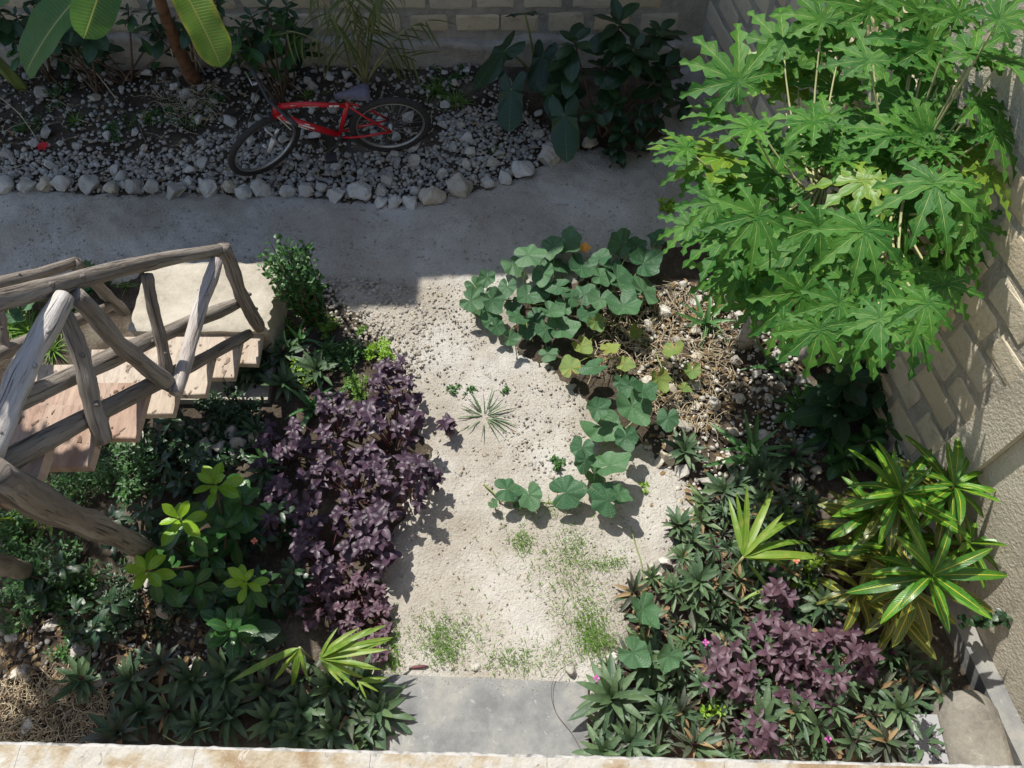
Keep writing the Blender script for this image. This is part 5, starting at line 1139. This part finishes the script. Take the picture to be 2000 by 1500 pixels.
weedpatch('sparse_weeds', [(1080, 1090, 60, 26), (1130, 1180, 40, 30), (1050, 1290, 50, 18), (880, 1230, 50, 25), (1000, 1290, 30, 14), (1060, 1000, 40, 14), (770, 1260, 12, 25), (760, 1290, 12, 12)], 1500, 0, 92, .026)
# dry stems, litter
def litter(name, poly, n, seed, mat, L=(.04, .16), zmax=.07):
    rg = random.Random(seed); mb = MB(); P = scatter(poly, n, 0, seed, 8000)
    for p in P:
        a = rg.uniform(0, 6.28); l = rg.uniform(*L); q = Vector((p[0], p[1], gz(p[0], p[1]) + rg.uniform(.01, zmax))); d = Vector((math.cos(a), math.sin(a), rg.uniform(-.25, .25))) * l
        tube(mb, bend(q, q + d, 4, (rg.uniform(-.02, .02), rg.uniform(-.02, .02), rg.uniform(0, .03)), .006, rg), rg.uniform(.0012, .0032), 4, cap=False)
    return add(name, mb.mesh(name, M[mat]), kind='stuff')
DRY = wpoly([(1190, 580), (1300, 560), (1420, 600), (1450, 780), (1400, 830), (1320, 860), (1230, 740), (1130, 730), (1170, 650)])
litter('dry_vine_stems', DRY, 620, 95, 'dry'); litter('dry_grass_litter', wpoly([(0, 1330), (180, 1320), (230, 1370), (220, 1460), (0, 1460)]), 700, 96, 'dry', (.03, .12), .04)
litter('fallen_twigs', LB, 250, 97, 'stem_brown', (.05, .2), .04); litter('bed_twigs', BED, 260, 98, 'dry', (.04, .25), .05)
litter('banana_litter', wpoly([(290, 170), (440, 170), (430, 240), (320, 240)]), 160, 99, 'dry', (.05, .2), .06)
lf = []; rg = random.Random(55)
for p in list(scatter(DRY, 330, 0, 41)) + list(scatter(LB, 330, 0, 42)) + list(scatter(RB, 250, 0, 43)) + list(scatter(BED, 300, 0, 44)) + list(scatter(RPOLY, 500, 0, 45)): lf.append(Vector((p[0], p[1], gz(p[0], p[1]) + rg.uniform(.005, .03))))
foliage(None, 'fallen_leaves', M['litter'], lf, .05, .5, 9, (-.3, .4))
litter('path_litter', PW, 170, 101, 'dry', (.01, .06), .03)
lf = []
for p in scatter(PW, 150, 0, 102): lf.append(Vector((p[0], p[1], gz(p[0], p[1]) + .026)))
foliage(None, 'path_leaf_bits', M['litter'], lf, .022, .5, 19, (-.2, .3))
# thin things lying about
def wire(name, label, cat, pts, r, mat):
    P = [at(a, b, z) for a, b, z in pts]; t = thing(name, label, cat, P[0]); full = []
    for i in range(len(P) - 1):
        for k in range(6):
            u_ = k / 6; p0 = P[max(0, i - 1)]; p1 = P[i]; p2 = P[i + 1]; p3 = P[min(len(P) - 1, i + 2)]
            full.append(.5 * ((2 * p1) + (p2 - p0) * u_ + (2 * p0 - 5 * p1 + 4 * p2 - p3) * u_ ** 2 + (3 * p1 - p0 - 3 * p2 + p3) * u_ ** 3))
    full.append(P[-1]); o = tubes('strand' if cat == 'wire' else 'stalk', t, [(full, r)], mat, 6); return t
wire('wire', 'thin dark wire curling from the path onto the concrete step', 'wire', [(1125, 1290, .03), (1092, 1310, .06), (1077, 1345, .075), (1085, 1390, .06), (1115, 1430, .055), (1135, 1465, .055)], .0016, 'stem_brown')
wire('fallen_stalk', 'bent green stalk lying on the sand above the oyster plants', 'stalk', [(1232, 1028, .06), (1240, 1060, .05), (1250, 1090, .04), (1256, 1120, .035), (1265, 1145, .03)], .004, 'stem_green')
wire('fallen_stalk', 'long thin twig leaning in the dark corner near the balcony edge', 'stalk', [(318, 1435, .12), (340, 1448, .14), (355, 1450, .15), (368, 1435, .15), (385, 1428, .15), (420, 1418, .12)], .003, 'stem_pale')
wire('fallen_stalk', 'thin stick leaning among the rubble left of the banana stem', 'stalk', [(148, 100, .3), (190, 145, .2), (232, 200, .05)], .005, 'dry')
wire('fallen_stalk', 'grey stick at the far left of the rubble bed', 'stalk', [(0, 190, .12), (40, 225, .08), (72, 272, .04)], .005, 'dry')
pod = thing('seed_pod', 'dark purple seed pod lying on the sand by the step', 'pod', on(818, 1304, .03)); mb = MB(); tube(mb, [(-.055, -.012, 0), (-.03, -.003, .004), (0, 0, .006), (.03, .003, .004), (.055, .004, 0)], [.002, .009, .010, .009, .003], 8); add('husk', mb.mesh('husk', M['stem_purple']), pod)
def blossom(label, px, py, z, r, mat, n=5):
    p = at(px, py, z); t = thing('flower', label, 'flower', p); mb = MB()
    for k in range(n):
        a = k * 6.283 / n; e = Vector((math.cos(a), math.sin(a), 0)); f = Vector((-e.y, e.x, 0))
        mb.add([(0, 0, 0), tuple(e * r * .6 + f * r * .4 + Vector((0, 0, r * .3))), tuple(e * r + Vector((0, 0, r * .15))), tuple(e * r * .6 - f * r * .4 + Vector((0, 0, r * .3)))], [(0, 1, 2, 3)])
    add('petals', mb.mesh('petals', M[mat]), t); tubes('stem', t, [([p, Vector((p.x + .01, p.y + .01, gz(p.x, p.y)))], .0015)], 'stem_green', 4)
blossom('red hibiscus flower fallen on the gravel at the left', 85, 287, .06, .055, 'flower_red', 6)
blossom('red flower in the upper left corner of the photo', 4, 8, .9, .06, 'flower_red', 6)
for px, py, lab in [(1378, 1255, 'magenta bract between the oyster plants and the rosy shrub'), (1165, 1325, 'magenta bract inside the largest oyster plant'), (1617, 1443, 'pink bract low in the right hand bed near the balcony edge'), (1508, 1112, 'magenta bract beneath the palm fan')]:
    blossom(lab, px, py, .16, .022, 'flower_pink', 4)
for px, py, lab in [(1555, 1095, 'coral blossom at the tip of the palm fan'), (1998, 1130, 'coral blossom against the right wall'), (738, 1002, 'coral blossom inside the purple shrubs'), (497, 1057, 'coral blossom left of the purple shrubs')]:
    blossom(lab, px, py, .3 if px < 1900 else .5, .022, 'coral', 4)

relabel('purple backed oyster plant rosette', 'x', [(0, 0, '')])
for o in C.objects:
    if o.get('label', '').startswith('purple backed oyster plant rosette'): o['label'] = 'purple backed oyster plant'
    if 0: pass
    if o.get('label', '').startswith('dark green oyster plant rosette'): o['label'] = 'dark green oyster plant in shade'
relabel('purple backed oyster plant', GR, [(1190, 1330, 'the right corner of the step'), (1255, 1190, 'the topmost leaf of the squash shoot'), (1303, 1290, 'the lowest leaf of the squash shoot'), (1452, 1085, 'the foot of the palm fan'), (1330, 1050, 'the bend of the sandy path'), (1400, 1210, 'the top of the rosy shrubs'), (1420, 1400, 'the lowest rosy shrub on its left'), (1560, 1430, 'the lowest rosy shrub on its right'), (1700, 1370, 'the broad dark aloe'), (1840, 1440, 'the spotted kerb'), (1240, 1460, 'the balcony edge by the step'), (1420, 980, 'the lime green sprout'), (1620, 1180, 'the golden croton leaves')], 20)
relabel('dark green oyster plant in shade', GL, [(300, 1340, 'the dry litter'), (700, 1400, 'the left side of the step'), (560, 1350, 'the darker palm straps'), (440, 1300, 'the low green whorl')])
for o in C.objects:
    l = o.get('label', '')
    if l.startswith('rough limestone rubble stone'): o['label'] = 'rough rubble stone among the gravel'
    if l.startswith('chalky limestone rubble'): o['label'] = 'chalky rubble stone in sunlit bed'
    if l.startswith('dusty rubble stone'): o['label'] = 'dusty rubble stone in the dark corner bed'
relabel('rough rubble stone among the gravel', 'rubble stones in the bed under the bicycle', [(532, 288, 'the hub of the front bicycle wheel'), (772, 245, 'the hub of the rear bicycle wheel'), (690, 320, 'the foot of the kickstand'), (381, 160, 'the foot of the banana stem'), (85, 287, 'the red fallen blossom'), (330, 290, 'a spot midway between banana and edging row'), (960, 250, 'the tip of the left arrow shaped leaf'), (180, 330, 'the egg shaped edging stone'), (600, 180, 'the head of the red frame'), (900, 200, 'the dark grass by the rear wheel'), (720, 165, 'the foot of the yellowish palm'), (1020, 320, 'the bright pointed edging stone'), (850, 340, 'the large cream edging stone'), (200, 180, 'the leaning thin stick'), (20, 250, 'the left edge of the rubble bed')], 20)
relabel('chalky rubble stone in sunlit bed', 'rubble stones in the sunny planting bed', [(1375, 640, 'the sunny toothed aloe'), (1465, 890, 'the large aloe among white stones'), (1305, 820, 'the squash leaf below the yellowing patch'), (1505, 720, 'the thin shaded aloe'), (1362, 985, 'the lime green sprout'), (1270, 620, 'the upper right squash leaves')])
relabel('dusty rubble stone in the dark corner bed', 'rubble stones in the shaded corner bed', [(176, 1335, 'the lone sunlit oyster plant'), (440, 1230, 'the low green whorl'), (0, 1450, 'the bottom left corner'), (100, 1200, 'the glittering bush')])
